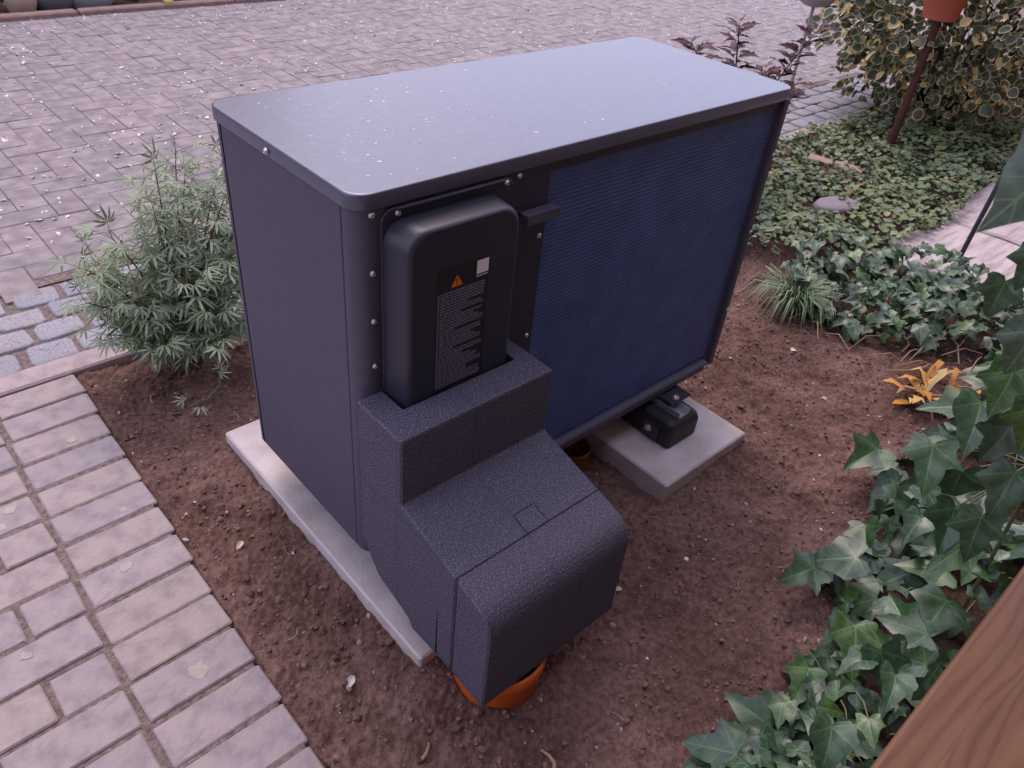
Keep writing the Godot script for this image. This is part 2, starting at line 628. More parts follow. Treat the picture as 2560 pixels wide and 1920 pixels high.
# ------------------------------------------------------------------ the ground
func soil_h(x: float, z: float) -> float:
	var h := nz.get_noise_2d(x * 2.2, z * 2.2) * 0.022 + nz2.get_noise_2d(x * 11.0, z * 11.0) * 0.014
	var f := nz3.get_noise_2d(x * 48.0, z * 48.0)
	h += absf(f) * 0.012 - 0.003
	h += nz3.get_noise_2d(x * 120.0 + 50.0, z * 120.0) * 0.0022
	# heaped against the near end of the left slab, hollow round the slabs' middle
	h += 0.017 * exp(-(pow(x + 0.03, 2) + pow(z - 0.16, 2)) / 0.03)
	h -= 0.022 * exp(-(pow(x - 0.55, 2) + pow(z - 0.02, 2)) / 0.05)
	h += 0.02 * exp(-(pow(x - 1.3, 2) + pow(z + 0.1, 2)) / 0.05)
	# trodden smooth beside the slabs
	var sd := maxf(maxf(-0.0145 - x, x - 0.335), maxf(-0.6 - z, z - 0.187))
	if sd < 0.08: h = lerpf(minf(h, 0.012), h, smoothstep(0.0, 0.08, sd))
	h = maxf(h, -0.035)
	# sinks under the paving along the left edge and the kerb
	var edge := -0.207 - 0.0303 * (z + 1.065)
	var d := minf(x - edge, z + 1.062)
	h += 0.014 * exp(-d * d / 0.006)
	h = lerpf(-0.03, h, smoothstep(-0.022, 0.006, d))
	return h

func build_ground() -> void:
	var g := MB.new()
	g.quad(Vector3(-150, -0.06, 150), Vector3(150, -0.06, 150), Vector3(150, -0.06, -150), Vector3(-150, -0.06, -150))
	put("ground", g.done(), mats["sand"]).set_meta("kind", "structure")
	# garden soil: a real relief of clods and hollows
	var xs := PackedFloat32Array()
	var x := -0.32
	while x < 2.15:
		xs.append(x)
		x += 0.0065
	while x < 6.2:
		xs.append(x)
		x += 0.04
	var zs := PackedFloat32Array()
	var z := -1.085
	while z < 0.95:
		zs.append(z)
		z += 0.0065
	while z < 2.2:
		zs.append(z)
		z += 0.05
	var nx := xs.size()
	var nzc := zs.size()
	var vs := PackedVector3Array()
	var ns := PackedVector3Array()
	var cs := PackedColorArray()
	var hh := PackedFloat32Array()
	vs.resize(nx * nzc)
	ns.resize(nx * nzc)
	cs.resize(nx * nzc)
	hh.resize(nx * nzc)
	for j in nzc:
		for i in nx:
			hh[j * nx + i] = soil_h(xs[i], zs[j])
	for j in nzc:
		for i in nx:
			var k := j * nx + i
			vs[k] = Vector3(xs[i], hh[k], zs[j])
			var i0 := maxi(i - 1, 0)
			var i1 := mini(i + 1, nx - 1)
			var j0 := maxi(j - 1, 0)
			var j1 := mini(j + 1, nzc - 1)
			ns[k] = Vector3(-(hh[j * nx + i1] - hh[j * nx + i0]) / (xs[i1] - xs[i0]), 1.0, -(hh[j1 * nx + i] - hh[j0 * nx + i]) / (zs[j1] - zs[j0])).normalized()
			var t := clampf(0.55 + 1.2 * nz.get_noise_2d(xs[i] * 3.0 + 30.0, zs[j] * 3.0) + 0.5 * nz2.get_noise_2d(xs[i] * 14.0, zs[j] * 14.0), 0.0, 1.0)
			if xs[i] > -0.25 and zs[j] > 0.4 and inside(BANK, xs[i], zs[j] - 0.03) or xs[i] > 1.7 and inside(PATCH, xs[i] - 0.02, zs[j] - 0.03): t -= 1.0  # shade between the ivy leaves is put into the soil colour here
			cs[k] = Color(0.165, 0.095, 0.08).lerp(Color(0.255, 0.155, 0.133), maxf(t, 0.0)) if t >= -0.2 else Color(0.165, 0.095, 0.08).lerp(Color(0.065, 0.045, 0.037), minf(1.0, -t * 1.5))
	var ids := PackedInt32Array()
	for j in nzc - 1:
		for i in nx - 1:
			var k := j * nx + i
			ids.append_array([k, k + 1, k + nx, k + 1, k + nx + 1, k + nx])
	var arr := []
	arr.resize(Mesh.ARRAY_MAX)
	arr[Mesh.ARRAY_VERTEX] = vs
	arr[Mesh.ARRAY_NORMAL] = ns
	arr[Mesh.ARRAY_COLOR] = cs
	arr[Mesh.ARRAY_INDEX] = ids
	var am := ArrayMesh.new()
	am.add_surface_from_arrays(Mesh.PRIMITIVE_TRIANGLES, arr)
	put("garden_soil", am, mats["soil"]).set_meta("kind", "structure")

func brick_mesh(l: float, w: float, h: float, b: float, c: Color, seed_: int) -> ArrayMesh:
	# chamfered block with slightly uneven edges; top at y = 0, long side along x
	var r := RandomNumberGenerator.new()
	r.seed = seed_
	var mb := MB.new()
	mb.col = c
	var rings := []
	var base := MB.rrect(-l / 2, l / 2, -w / 2, w / 2, b * 1.2, 1, 0.0)
	var js := []
	for p in base: js.append(Vector3(r.randf_range(-1, 1), 0, r.randf_range(-1, 1)) * 0.0012)
	for lv in [[-h, 0.0], [-b * 0.9, 0.0], [0.0, b]]:
		var ring := PackedVector3Array()
		for i in base.size():
			var p := base[i]
			var q: Vector3 = p + js[i] - Vector3(signf(p.x), 0, signf(p.z)) * float(lv[1])
			q.y = lv[0] + (r.randf_range(-0.0006, 0.0006) if lv[1] > 0.0 else 0.0)
			ring.append(q)
		rings.append(ring)
	mb.loft(rings, -1, false, true)
	return mb.done()

func build_path() -> void:
	var root := struct_root("garden_path")
	var full := []
	var half := []
	for k in 12:
		var t := rf(0, 1)
		var c := Color(0.362, 0.315, 0.328).lerp(Color(0.405, 0.352, 0.363), t)
		if k % 4 == 1: c = Color(0.405, 0.347, 0.338)
		if k % 5 == 2: c = Color(0.365, 0.325, 0.335)
		full.append(brick_mesh(0.193, 0.087, 0.06, 0.003, c, 100 + k))
		half.append(brick_mesh(0.094, 0.087, 0.06, 0.003, c, 200 + k))
	var pitch := 0.0962
	var yaw := 0.0303
	for k in range(0, 24):
		var zc := -1.062 + pitch * (k + 0.5)
		var edge := -0.2075 - yaw * (zc + 1.065)
		# edge column, then a half-bonded field
		var list := [[edge - 0.098, true]]
		var x := edge - 0.205
		if k % 2 == 1:
			list.append([x - 0.049, false])
			x -= 0.1035
		while x > -1.3:
			list.append([x - 0.0985, true])
			x -= 0.2035
		for q in list:
			var o := put("brick", (full if q[1] else half)[rng.randi() % 12], mats["path_brick"], root)
			o.position = Vector3(q[0] + rf(-0.002, 0.002), 0.0212 + rf(-0.002, 0.002), zc + rf(-0.002, 0.002))
			o.rotation = Vector3(rf(-0.012, 0.012), yaw * 0.6 + rf(-0.012, 0.012), rf(-0.008, 0.008))
	# pale lichen spots grown on a few of the bricks
	for q in [[-0.3, -0.78, 0.014], [-0.47, -0.66, 0.015], [-0.5, -0.6, 0.013], [-0.29, -0.5, 0.01], [-0.34, -0.36, 0.016], [-0.55, -0.3, 0.012], [-0.33, -0.05, 0.02]]:
		var best: Node3D = null
		for o in root.get_children():
			if best == null or Vector2(o.position.x - q[0], o.position.z - q[1]).length() < Vector2(best.position.x - q[0], best.position.z - q[1]).length(): best = o
		var lb := MB.new()
		lb.col = Color(0.46, 0.42, 0.38)
		var ring0 := PackedVector3Array()
		var ring1 := PackedVector3Array()
		for i in 16:
			var a := TAU * i / 16
			var rr: float = q[2] * (0.8 + 0.45 * nz.get_noise_2d(q[0] * 50.0 + cos(a) * 1.6, q[1] * 50.0 + sin(a) * 1.6))
			ring0.append(Vector3(rr * cos(a), 0, -rr * sin(a)))
			ring1.append(Vector3(rr * 0.85 * cos(a), 0.0003, -rr * 0.85 * sin(a)))
		lb.loft([ring0, ring1], -1, false, true)
		put("lichen", lb.done(), mats["path_brick"], best).position = Vector3(clampf(q[0] - best.position.x, -0.06, 0.06), 0.0007, clampf(q[1] - best.position.z, -0.02, 0.02))
	# the sandy bed between the bricks
	var mb := MB.new()
	mb.quad(Vector3(-1.35, 0.0172, 1.3), Vector3(-0.285, 0.0172, 1.3), Vector3(-0.217, 0.0172, -1.062), Vector3(-1.35, 0.0172, -1.062))
	var bed := put("joint_sand", mb.done(), mats["sand"], root)
	bed.set_meta("kind", "stuff")

func build_kerb_and_setts() -> void:
	var kerb := struct_root("kerb")
	for k in 7:
		var l := 0.995
		var m := brick_mesh(l, 0.078, 0.16, 0.006, Color(0.42, 0.345, 0.345).lerp(Color(0.46, 0.385, 0.385), rf(0, 1)), 300 + k)
		var o := put("kerb_stone", m, mats["path_brick"], kerb)
		o.position = Vector3(-0.93 + k * 1.0, 0.024 + rf(-0.002, 0.002), -1.107)
	var strip := struct_root("cobble_strip")
	var mb := MB.new()
	mb.quad(Vector3(-1.6, 0.0145, -1.147), Vector3(6.2, 0.0145, -1.147), Vector3(6.2, 0.0145, -1.56), Vector3(-1.6, 0.0145, -1.56))
	put("joint_sand", mb.done(), mats["sand"], strip).set_meta("kind", "stuff")
	var kinds := []
	for k in 14:
		var r := RandomNumberGenerator.new()
		r.seed = 400 + k
		var l := r.randf_range(0.1, 0.12)
		var w := r.randf_range(0.086, 0.096)
		var t := r.randf()
		var s := MB.new()
		s.col = Color(0.34, 0.33, 0.36).lerp(Color(0.43, 0.41, 0.435), t)
		if k % 5 == 0: s.col = Color(0.4, 0.365, 0.38)
		var base := MB.rrect(-l / 2, l / 2, -w / 2, w / 2, 0.015, 3, 0.0)
		var js := []
		for p in base: js.append(Vector3(r.randf_range(-1, 1), 0, r.randf_range(-1, 1)) * 0.0035)
		var rings := []
		for lv in [[-0.07, 1.0], [-0.006, 1.0], [-0.0015, 0.965], [0.0, 0.9], [0.001, 0.5]]:
			var ring := PackedVector3Array()
			for i in base.size():
				var q: Vector3 = (base[i] + js[i]) * float(lv[1])
				q.y = lv[0] + (r.randf_range(-0.0015, 0.0015) if lv[1] < 0.9 else 0.0)
				ring.append(q)
			rings.append(ring)
		s.loft(rings, 1, false, true)
		kinds.append(s.done())
	for row in 4:
		var x := -1.45 + (0.062 if row % 2 == 1 else 0.0)
		while x < 5.6:
			var o := put("cobble", kinds[rng.randi() % 14], mats["granite"], strip)
			o.position = Vector3(x + rf(-0.008, 0.008), 0.022 + rf(-0.003, 0.003), -1.195 - row * 0.1 + rf(-0.004, 0.004))
			o.rotation = Vector3(rf(-0.03, 0.03), rf(-0.06, 0.06) + (PI if rng.randf() < 0.5 else 0.0), rf(-0.03, 0.03))
			x += 0.135 + rf(-0.006, 0.008)

func build_driveway() -> void:
	var root := struct_root("driveway")
	var mb := MB.new()
	mb.quad(Vector3(-3, 0.0186, -1.553), Vector3(12, 0.0186, -1.553), Vector3(12, 0.0186, -4.82), Vector3(-3, 0.0186, -4.82))
	put("joint_sand", mb.done(), mats["sand"], root).set_meta("kind", "stuff")
	var kinds := []
	for k in 12:
		var c := Color(0.303, 0.258, 0.268).lerp(Color(0.343, 0.294, 0.302), rf(0, 1))
		if k % 5 == 0: c = Color(0.29, 0.258, 0.266)
		kinds.append([c, brick_mesh(0.1965, 0.0965, 0.06, 0.0015, c, 500 + k)])
	# herringbone on a 10 cm grid
	var list := []
	for j in range(-120, 120):
		for i in range(-120, 120):
			var u := posmod(i - j, 4)
			var p := Vector2(-0.3 + i * 0.1, -4.65 + j * 0.1)
			if u == 0: list.append([Vector3(p.x + 0.05, 0, p.y), 0.0])
			elif u == 3: list.append([Vector3(p.x, 0, p.y + 0.05), PI / 2])
	var near := []
	for q in list:
		var p: Vector3 = q[0]
		if p.z > -1.6 or p.z < -4.6: continue
		if p.x < -1.2 or p.x > 8.6: continue
		# keep to the part of the drive the view can take in, with a margin
		if p.x < 0.2 - (p.z + 4.7) * -0.45 - 1.0 + 0.0 and p.z < -3.0: continue
		if p.x > 3.0 and p.z > -1.0: continue
		near.append([p.distance_to(CAM), p, q[1]])
	# edge bricks along the two borders
	for k in 100:
		near.append([Vector3(-1.2 + k * 0.1, 0, -4.6).distance_to(CAM), Vector3(-1.2 + k * 0.1, 0, -4.6), PI / 2])
	near.sort_custom(func(a, b): return a[0] < b[0])
	# bricks hidden behind the heat pump come last in line for an own part
	var shown := []
	var rest := []
	for q in near:
		var p: Vector3 = q[1]
		var d := p - CAM
		var hid := false
		var t := (-0.44 - CAM.z) / d.z
		var hit := CAM + d * t
		if hit.x > 0.02 and hit.x < 1.08 and hit.y < 0.85: hid = true
		var t2 := (0.0 - CAM.x) / d.x if absf(d.x) > 0.001 else -1.0
		if t2 > 0.0 and t2 < 1.0:
			var h2 := CAM + d * t2
			if h2.z < 0.0 and h2.z > -0.44 and h2.y < 0.85: hid = true
		var left_out := p.x < (-0.36 + (p.z + 1.07) * -0.27)
		if hid or left_out or shown.size() >= 300: rest.append(q)
		else: shown.append(q)
	for q in shown:
		var o := put("brick", kinds[rng.randi() % 12][1], mats["drive_brick"], root)
		o.position = q[1] + Vector3(0, 0.0212 + rf(-0.0014, 0.0014), 0)
		o.rotation = Vector3(rf(-0.012, 0.012), q[2] + rf(-0.008, 0.008), rf(-0.01, 0.01))
	var groups := {}
	for q in rest:
		var k := rng.randi() % 12
		if not groups.has(k): groups[k] = []
		groups[k].append(Transform3D(Basis.from_euler(Vector3(rf(-0.012, 0.012), q[2] + rf(-0.008, 0.008), rf(-0.01, 0.01))), q[1] + Vector3(0, 0.0212 + rf(-0.0014, 0.0014), 0)))
	for k in groups: multi("distant_bricks", kinds[k][1], mats["drive_brick"], groups[k], [], root)
	# kerb on the far side of the drive
	var fk := struct_root("far_kerb")
	for k in 9:
		var m := brick_mesh(0.99, 0.08, 0.2, 0.008, Color(0.26, 0.17, 0.15).lerp(Color(0.31, 0.21, 0.19), rf(0, 1)), 600 + k)
		var o := put("kerb_stone", m, mats["path_brick"], fk)
		o.position = Vector3(-1.5 + k * 1.0, 0.05, -4.69)

func build_slabs() -> void:
	for q in [[-0.0145, 0.335, "pale concrete slab along the left end of the heat pump"], [0.718, 1.051, "pale concrete slab under the heat pump's black rubber foot"]]:
		var mb := MB.new()
		var rings := []
		for lv in [[-0.09, 0.0], [-0.004, 0.0], [0.0, 0.004]]:
			rings.append(MB.rrect(q[0] + lv[1], q[1] - lv[1], -0.601 + lv[1], 0.178 + (0.009 if q[0] < 0 else 0.0) - lv[1], 0.004, 1, lv[0]))
		mb.loft(rings, -1)
		var o := put("concrete_slab", mb.done(), mats["concrete"])
		o.position = Vector3(0, 0.04, 0)
		tag(o, q[2], "slab")

# ------------------------------------------------------------------ heat pump
func screw_mesh(r := 0.006) -> ArrayMesh:
	var mb := MB.new()
	mb.lathe([Vector2(r * 1.25, 0.0), Vector2(r * 1.25, r * 0.2), Vector2(r, r * 0.25), Vector2(r * 0.95, r * 0.55), Vector2(r * 0.7, r * 0.82), Vector2(r * 0.4, r * 0.9), Vector2(r * 0.36, r * 0.45)], 12, 1, false, true)
	return mb.done()

func build_heat_pump() -> void:
	var hp := thing("heat_pump", Vector3(0, 0.14, 0), "dark grey heat pump outdoor unit standing on two concrete slabs in the bare soil", "heat pump")
	var L := 1.1
	var D := 0.439
	# lid
	var mb := MB.new()
	var rings := []
	for lv in [[0.708, 0.001], [0.7085, 0.0002], [0.7092, 0.0], [0.7295, 0.0], [0.7302, 0.0001], [0.7315, 0.0007], [0.7322, 0.0016], [0.7325, 0.0028], [0.73252, 0.004]]:
		rings.append(MB.rrect(-0.0045 + lv[1], L + 0.0045 - lv[1], -D - 0.0045 + lv[1], 0.0045 - lv[1], 0.032, 10, lv[0]))
	mb.loft(rings, 1)
	put("lid", mb.done(), mats["lid"], hp)
	# side panel with its rounded rear corner
	mb = MB.new()
	var pts := [Vector2(0.002, 0.0), Vector2(0.002, 0.0)]
	var foot := PackedVector3Array()
	# flat panel
	mb.box(Vector3(0.003, 0.354, (-D + 0.02 - 0.0385) / 2), Vector3(0.006, 0.708, D - 0.02 - 0.0385), 0.0015)
	put("side_panel", mb.done(), mats["panel"], hp)
	# rear corner piece: quarter round then the dark rear panel
	mb = MB.new()
	var r0 := []
	for y in [0.001, 0.7075]:
		var ring := PackedVector3Array()
		ring.append(Vector3(0.0005, y, -0.0365))
		for i in 9:
			var a := PI / 2 * i / 8
			ring.append(Vector3(0.0305 - 0.03 * cos(a), y, -0.03 + 0.03 * sin(a)))
		ring.append(Vector3(0.05, y, 0.0))
		ring.append(Vector3(0.05, y, -0.0365))
		r0.append(ring)
	mb.loft(r0, 1)
	put("corner_panel", mb.done(), mats["panel"], hp)
	mb = MB.new()
	mb.box(Vector3(0.214, 0.354, -0.01), Vector3(0.327, 0.707, 0.02), 0.001)
	put("rear_panel", mb.done(), mats["dark_panel"], hp)
	mb = MB.new()
	r0 = []
	for y in [0.001, 0.7075]:
		var ring := PackedVector3Array()
		for i in 9:
			var a := PI / 2 * i / 8
			ring.append(Vector3(0.03 - 0.03 * cos(a), y, -D + 0.03 - 0.03 * sin(a)))
		var rev := PackedVector3Array()
		rev.append(Vector3(0.05, y, -D + 0.035))
		rev.append(Vector3(0.05, y, -D))
		for i in range(8, -1, -1): rev.append(ring[i])
		rev.append(Vector3(0.0, y, -D + 0.035))
		r0.append(rev)
	mb.loft(r0, 1)
	put("corner_panel", mb.done(), mats["panel"], hp)
	# front panel away from view, far end panel, underside
	mb = MB.new()
	mb.box(Vector3(0.575, 0.354, -D + 0.006), Vector3(1.05, 0.707, 0.012), 0.002)
	put("front_panel", mb.done(), mats["panel"], hp)
	mb = MB.new()
	mb.box(Vector3(1.094, 0.354, -D / 2), Vector3(0.012, 0.708, D - 0.003), 0.002)
	put("end_panel", mb.done(), mats["panel"], hp)
	mb = MB.new()
	mb.box(Vector3(0.55, 0.012, -D / 2 - 0.004), Vector3(1.08, 0.012, D - 0.02), 0.001)
	put("base_plate", mb.done(), mats["dark_panel"], hp)
	# coil: blue coated fins with horizontal ridges
	mb = MB.new()
	var n := 78
	var y0 := 0.028
	var y1 := 0.688
	var prev := []
	var prof := []
	for k in n:
		var ya := y0 + (y1 - y0) * k / n
		var dy := (y1 - y0) / n
		prof.append(Vector2(ya, -0.0126))
		prof.append(Vector2(ya + dy * 0.25, -0.0118))
		prof.append(Vector2(ya + dy * 0.6, -0.0115))
		prof.append(Vector2(ya + dy * 0.85, -0.0119))
	prof.append(Vector2(y1, -0.0135))
	for k in prof.size() - 1:
		var a: Vector2 = prof[k]
		var b: Vector2 = prof[k + 1]
		mb.quad(Vector3(0.372, a.x, a.y), Vector3(1.073, a.x, a.y), Vector3(1.073, b.x, b.y), Vector3(0.372, b.x, b.y), -1)
	var coil := put("fin_coil", mb.done(), mats["coil"], hp)
	var bent := mat("bent_fin", lin(0.14, 0.18, 0.27), 0.5)
	for q in [[0.553, 0.662, 0.006, 0.008], [0.83, 0.6, 0.05, 0.012], [0.845, 0.606, 0.04, 0.008], [0.66, 0.19, 0.012, 0.016], [0.7, 0.1, 0.004, 0.004], [0.98, 0.2, 0.02, 0.006], [1.0, 0.45, 0.015, 0.004]]:
		mb = MB.new()
		mb.tube([Vector3(q[0], q[1], -0.0112), Vector3(q[0] + q[2], q[1] + q[3], -0.0112)], [0.0007, 0.0004], 4)
		put("bent_fin", mb.done(), bent, coil)
	# frame round the coil
	mb = MB.new()
	mb.box(Vector3(1.0915, 0.354, -0.012), Vector3(0.017, 0.707, 0.026), 0.0015)
	mb.box(Vector3(1.0755, 0.35, -0.016), Vector3(0.012, 0.68, 0.012), 0.001)
	put("frame_post", mb.done(), mats["panel"], hp)
	mb = MB.new()
	mb.box(Vector3(0.726, 0.6975, -0.012), Vector3(0.7, 0.021, 0.012), 0.001)
	put("top_rail", mb.done(), mats["dark_panel"], hp)
	mb = MB.new()
	sweep_x(mb, [Vector2(-0.02, 0.0), Vector2(0.006, 0.0), Vector2(0.008, 0.004), Vector2(0.008, 0.02), Vector2(0.005, 0.023), Vector2(-0.006, 0.026), Vector2(-0.02, 0.026)], 0.37, 1.062, 0.001, 0.001)
	put("bottom_rail", mb.done(), mats["panel"], hp)
	# cover of the wiring box, its flange, its rows of screws
	mb = MB.new()
	rings = []
	for lv in [[-0.001, 0.0], [0.003, 0.0], [0.0045, 0.0015]]:
		rings.append(xy_ring(0.0395 + lv[1], 0.292 - lv[1], 0.3 + lv[1], 0.7035 - lv[1], 0.022, lv[0]))
	mb.loft(rings, 1)
	put("cover_flange", mb.done(), mats["cover_plastic"], hp)
	mb = MB.new()
	mb.tube([Vector3(0.066, 0.7005, 0.006), Vector3(0.268, 0.7005, 0.006)], [0.0032, 0.0032], 8)
	put("flange_lip", mb.done(), mats["cover_plastic"], hp)
	mb = MB.new()
	rings = []
	for lv in [[0.0035, 0.0], [0.01, 0.0015], [0.046, 0.0055], [0.0535, 0.0075], [0.0575, 0.0105], [0.059, 0.0145]]:
		rings.append(xy_ring(0.0415 + lv[1], 0.2685 - lv[1], 0.26 + lv[1], 0.6855 - lv[1] * 0.6 + lv[0] * 0.07, 0.036, lv[0]))
	mb.loft(rings, 1)
	var cover := put("wiring_cover", mb.done(), mats["cover_plastic"], hp)
	mb = MB.new()
	var sx0 := 0.0995
	var sx1 := 0.2005
	var sy0 := 0.3885
	var sy1 := 0.616
	mb.st.set_smooth_group(-1)
	for q in [[sx0, sy0, 0, 1], [sx1, sy1, 1, 0], [sx1, sy0, 1, 1], [sx0, sy0, 0, 1], [sx0, sy1, 0, 0], [sx1, sy1, 1, 0]]:
		mb.v(Vector3(q[0], q[1], 0.0594), Vector2(q[2], q[3]))
	put("warning_sticker", mb.done(), mats["sticker"], cover)
	# finger grip beside the cover
	mb = MB.new()
	sweep_x(mb, [Vector2(0.0, 0.616), Vector2(0.021, 0.616), Vector2(0.021, 0.633), Vector2(0.0, 0.633)], 0.314, 0.39, 0.001, 0.001)
	put("cable_bracket", mb.done(), mats["panel"], hp)
	var sm := screw_mesh(0.0042)
	for q in [[0.0265, 0.699], [0.0265, 0.607], [0.0265, 0.524], [0.0265, 0.44], [0.305, 0.698], [0.365, 0.577], [0.362, 0.371], [0.068, 0.6945], [0.274, 0.6945], [1.094, 0.582], [1.094, 0.392], [1.094, 0.173], [1.05, 0.012]]:
		var s := put("screw", sm, mats["screw"], hp)
		s.position = Vector3(q[0], q[1], 0.0005 if q[0] < 0.04 or q[0] > 0.3 else 0.005)
		if q[0] > 1.0: s.position.z = 0.0015 if q[0] > 1.06 else 0.0085
		s.rotation.x = PI / 2
		if q[0] < 0.03: s.rotation.y = -0.05
	var s2 := put("screw", screw_mesh(0.005), mats["screw"], hp)
	s2.position = Vector3(-0.006, 0.717, -0.234)
	s2.rotation.z = PI / 2
	# foam housing of the pipe connection: upper body and lower front cover
	var pr := round_poly([Vector2(0.0015, 0.387), Vector2(0.0015, 0.075), Vector2(0.028, 0.036), Vector2(0.05, 0.006), Vector2(0.148, -0.023), Vector2(0.155, -0.041), Vector2(0.2695, -0.036), Vector2(0.2695, 0.2105), Vector2(0.126, 0.249), Vector2(0.124, 0.252), Vector2(0.124, 0.387)],
		[0.002, 0, 0, 0.006, 0.003, 0.003, 0.003, 0.002, 0.003, 0, 0.005], 2)
	mb = MB.new()
	var notch := [Vector2(0.062, 0.387), Vector2(0.062, 0.3), Vector2(0.0015, 0.3)]
	var pn := notch.duplicate()
	pn[0] = Vector2(0.0625, 0.387)
	pn[1] = Vector2(0.0625, 0.3)
	var pr2 := []
	for q in pn: pr2.append(q)
	for q in pr:
		if not (q.y > 0.38 and q.x < 0.01): pr2.append(q)
	sweep_x(mb, pr, -0.012, 0.036, 0.0035, 0.0, true, false)
	sweep_x(mb, pr2, 0.036, 0.276, 0.0, 0.0, false, false)
	sweep_x(mb, pr, 0.276, 0.313, 0.0, 0.0035, false, true)
	for q in [[0.036, 1.0], [0.276, -1.0]]:
		var a := Vector3(q[0], 0.3, 0.0015)
		var b := Vector3(q[0], 0.3, 0.0625)
		var c := Vector3(q[0], 0.3865, 0.0625)
		var d := Vector3(q[0], 0.3865, 0.0035)
		if q[1] > 0: mb.quad(a, d, c, b)
		else: mb.quad(a, b, c, d)
	var house := put("pipe_housing", mb.done(), mats["foam"], hp)
	# small wedge that follows the cover's rounded foot
	mb = MB.new()
	pr = [Vector2(0.2715, 0.21)]
	# seam face, bottom, front, roll, slope
	pr = [Vector2(0.2715, 0.2102), Vector2(0.2715, -0.037), Vector2(0.355, -0.041), Vector2(0.3565, -0.039), Vector2(0.3565, 0.14)]
	for i in 9:
		var t := float(i) / 8
		var p0 := Vector2(0.3565, 0.14)
		var p1 := Vector2(0.3565, 0.186)
		var p2 := Vector2(0.312, 0.199)
		pr.append(p0.lerp(p1, t).lerp(p1.lerp(p2, t), t))
	var clean := []
	for q in pr:
		if clean.size() == 0 or (clean[clean.size() - 1] as Vector2).distance_to(q) > 0.0005: clean.append(q)
	sweep_x(mb, clean, -0.012, 0.313, 0.0035, 0.0035, true, true, -1)
	put("housing_front", mb.done(), mats["foam"], house)
	# knock-out square and side slot: black strips that paint in groove shade
	mb = MB.new()
	for q in [[Vector3(0.14, 0, 0.231), Vector3(0.187, 0, 0.231)], [Vector3(0.14, 0, 0.231), Vector3(0.14, 0, 0.27)], [Vector3(0.187, 0, 0.231), Vector3(0.187, 0, 0.27)]]:
		var a: Vector3 = q[0]
		var b: Vector3 = q[1]
		a.y = 0.249 - (a.z - 0.126) * (0.0385 / 0.1435)
		b.y = 0.249 - (b.z - 0.126) * (0.0385 / 0.1435)
		mb.tube([a, b], [0.0008, 0.0008], 6)
	put("knockout_line", mb.done(), mats["groove_shade"], house)
	mb = MB.new()
	mb.tube([Vector3(-0.0122, 0.085, 0.228), Vector3(-0.0122, -0.03, 0.229)], [0.0005, 0.0018], 6)
	put("side_slot", mb.done(), mats["groove_shade"], house)
	# rubber feet with aluminium rail, bracket and bolts
	for fx in [0.88, 0.2]:
		mb = MB.new()
		rings = []
		for lv in [[-0.0998, 0.004], [-0.096, 0.0], [-0.05, 0.0], [-0.032, 0.006], [-0.024, 0.016]]:
			rings.append(MB.rrect(fx - 0.061 + lv[1], fx + 0.061 - lv[1], -0.53 + lv[1], 0.095 - lv[1], 0.012, 3, lv[0]))
		mb.loft(rings, -1)
		var ft := put("foot", mb.done(), mats["rubber"], hp)
		mb = MB.new()
		for q in [[0.0, -0.0245, 0.042, 0.003], [-0.019, -0.0175, 0.003, 0.017], [0.019, -0.0175, 0.003, 0.017]]:
			mb.box(Vector3(fx + q[0], q[1], -0.22), Vector3(q[2], q[3], 0.604), 0.0006)
		put("rail", mb.done(), mats["aluminium"], ft)
		mb = MB.new()
		mb.box(Vector3(fx + 0.025, -0.0075, 0.006), Vector3(0.082, 0.004, 0.09), 0.001)
		mb.box(Vector3(fx - 0.018, -0.0025, 0.006), Vector3(0.004, 0.014, 0.09), 0.001)
		put("bracket", mb.done(), mats["bracket"], ft)
		mb = MB.new()
		mb.lathe([Vector2(0.011, 0), Vector2(0.011, 0.0015), Vector2(0.0075, 0.0018), Vector2(0.0075, 0.006), Vector2(0.006, 0.007)], 6, -1)
		var bolt := mb.done()
		for q in [Vector3(fx + 0.02, -0.0055, 0.034), Vector3(fx + 0.055, -0.0055, -0.01)]:
			put("bolt", bolt, mats["screw"], ft).position = q
		mb = MB.new()
		mb.box(Vector3(fx - 0.0635, -0.07, 0.036), Vector3(0.006, 0.04, 0.05), 0.001)
		put("side_plate", mb.done(), mats["bracket"], ft)
		var b2 := put("bolt", bolt, mats["screw"], ft)
		b2.position = Vector3(fx - 0.0665, -0.064, 0.03)
		b2.rotation.z = PI / 2

func xy_ring(x0: float, x1: float, y0: float, y1: float, r: float, z: float) -> PackedVector3Array:
	var o := PackedVector3Array()
	for p in MB.rrect(x0, x1, y0, y1, r, 7, 0.0): o.append(Vector3(p.x, y0 + y1 - p.z, z))
	return o

func build_pipes() -> void:
	var mb := MB.new()
	mb.lathe([Vector2(0.083, -0.06), Vector2(0.083, 0.05), Vector2(0.087, 0.056), Vector2(0.0885, 0.064), Vector2(0.0885, 0.083), Vector2(0.0865, 0.0865), Vector2(0.083, 0.0865), Vector2(0.08, 0.083), Vector2(0.079, -0.06)], 40, 1, false, false)
	var o := put("drain_pipe", mb.done(), mats["orange_plastic"])
	o.position = Vector3(0.1, 0.0, 0.275)
	tag(o, "orange plastic pipe end in the soil under the black foam housing", "pipe")
	mb = MB.new()
	mb.lathe([Vector2(0.043, -0.06), Vector2(0.043, 0.026), Vector2(0.045, 0.03), Vector2(0.045, 0.036), Vector2(0.04, 0.036), Vector2(0.039, -0.06)], 32, 1, false, false)
	o = put("drain_pipe", mb.done(), mats["brown_plastic"])
	o.position = Vector3(0.645, 0.0, -0.062)
	tag(o, "small open brown drain pipe half hidden beneath the blue coil", "pipe")

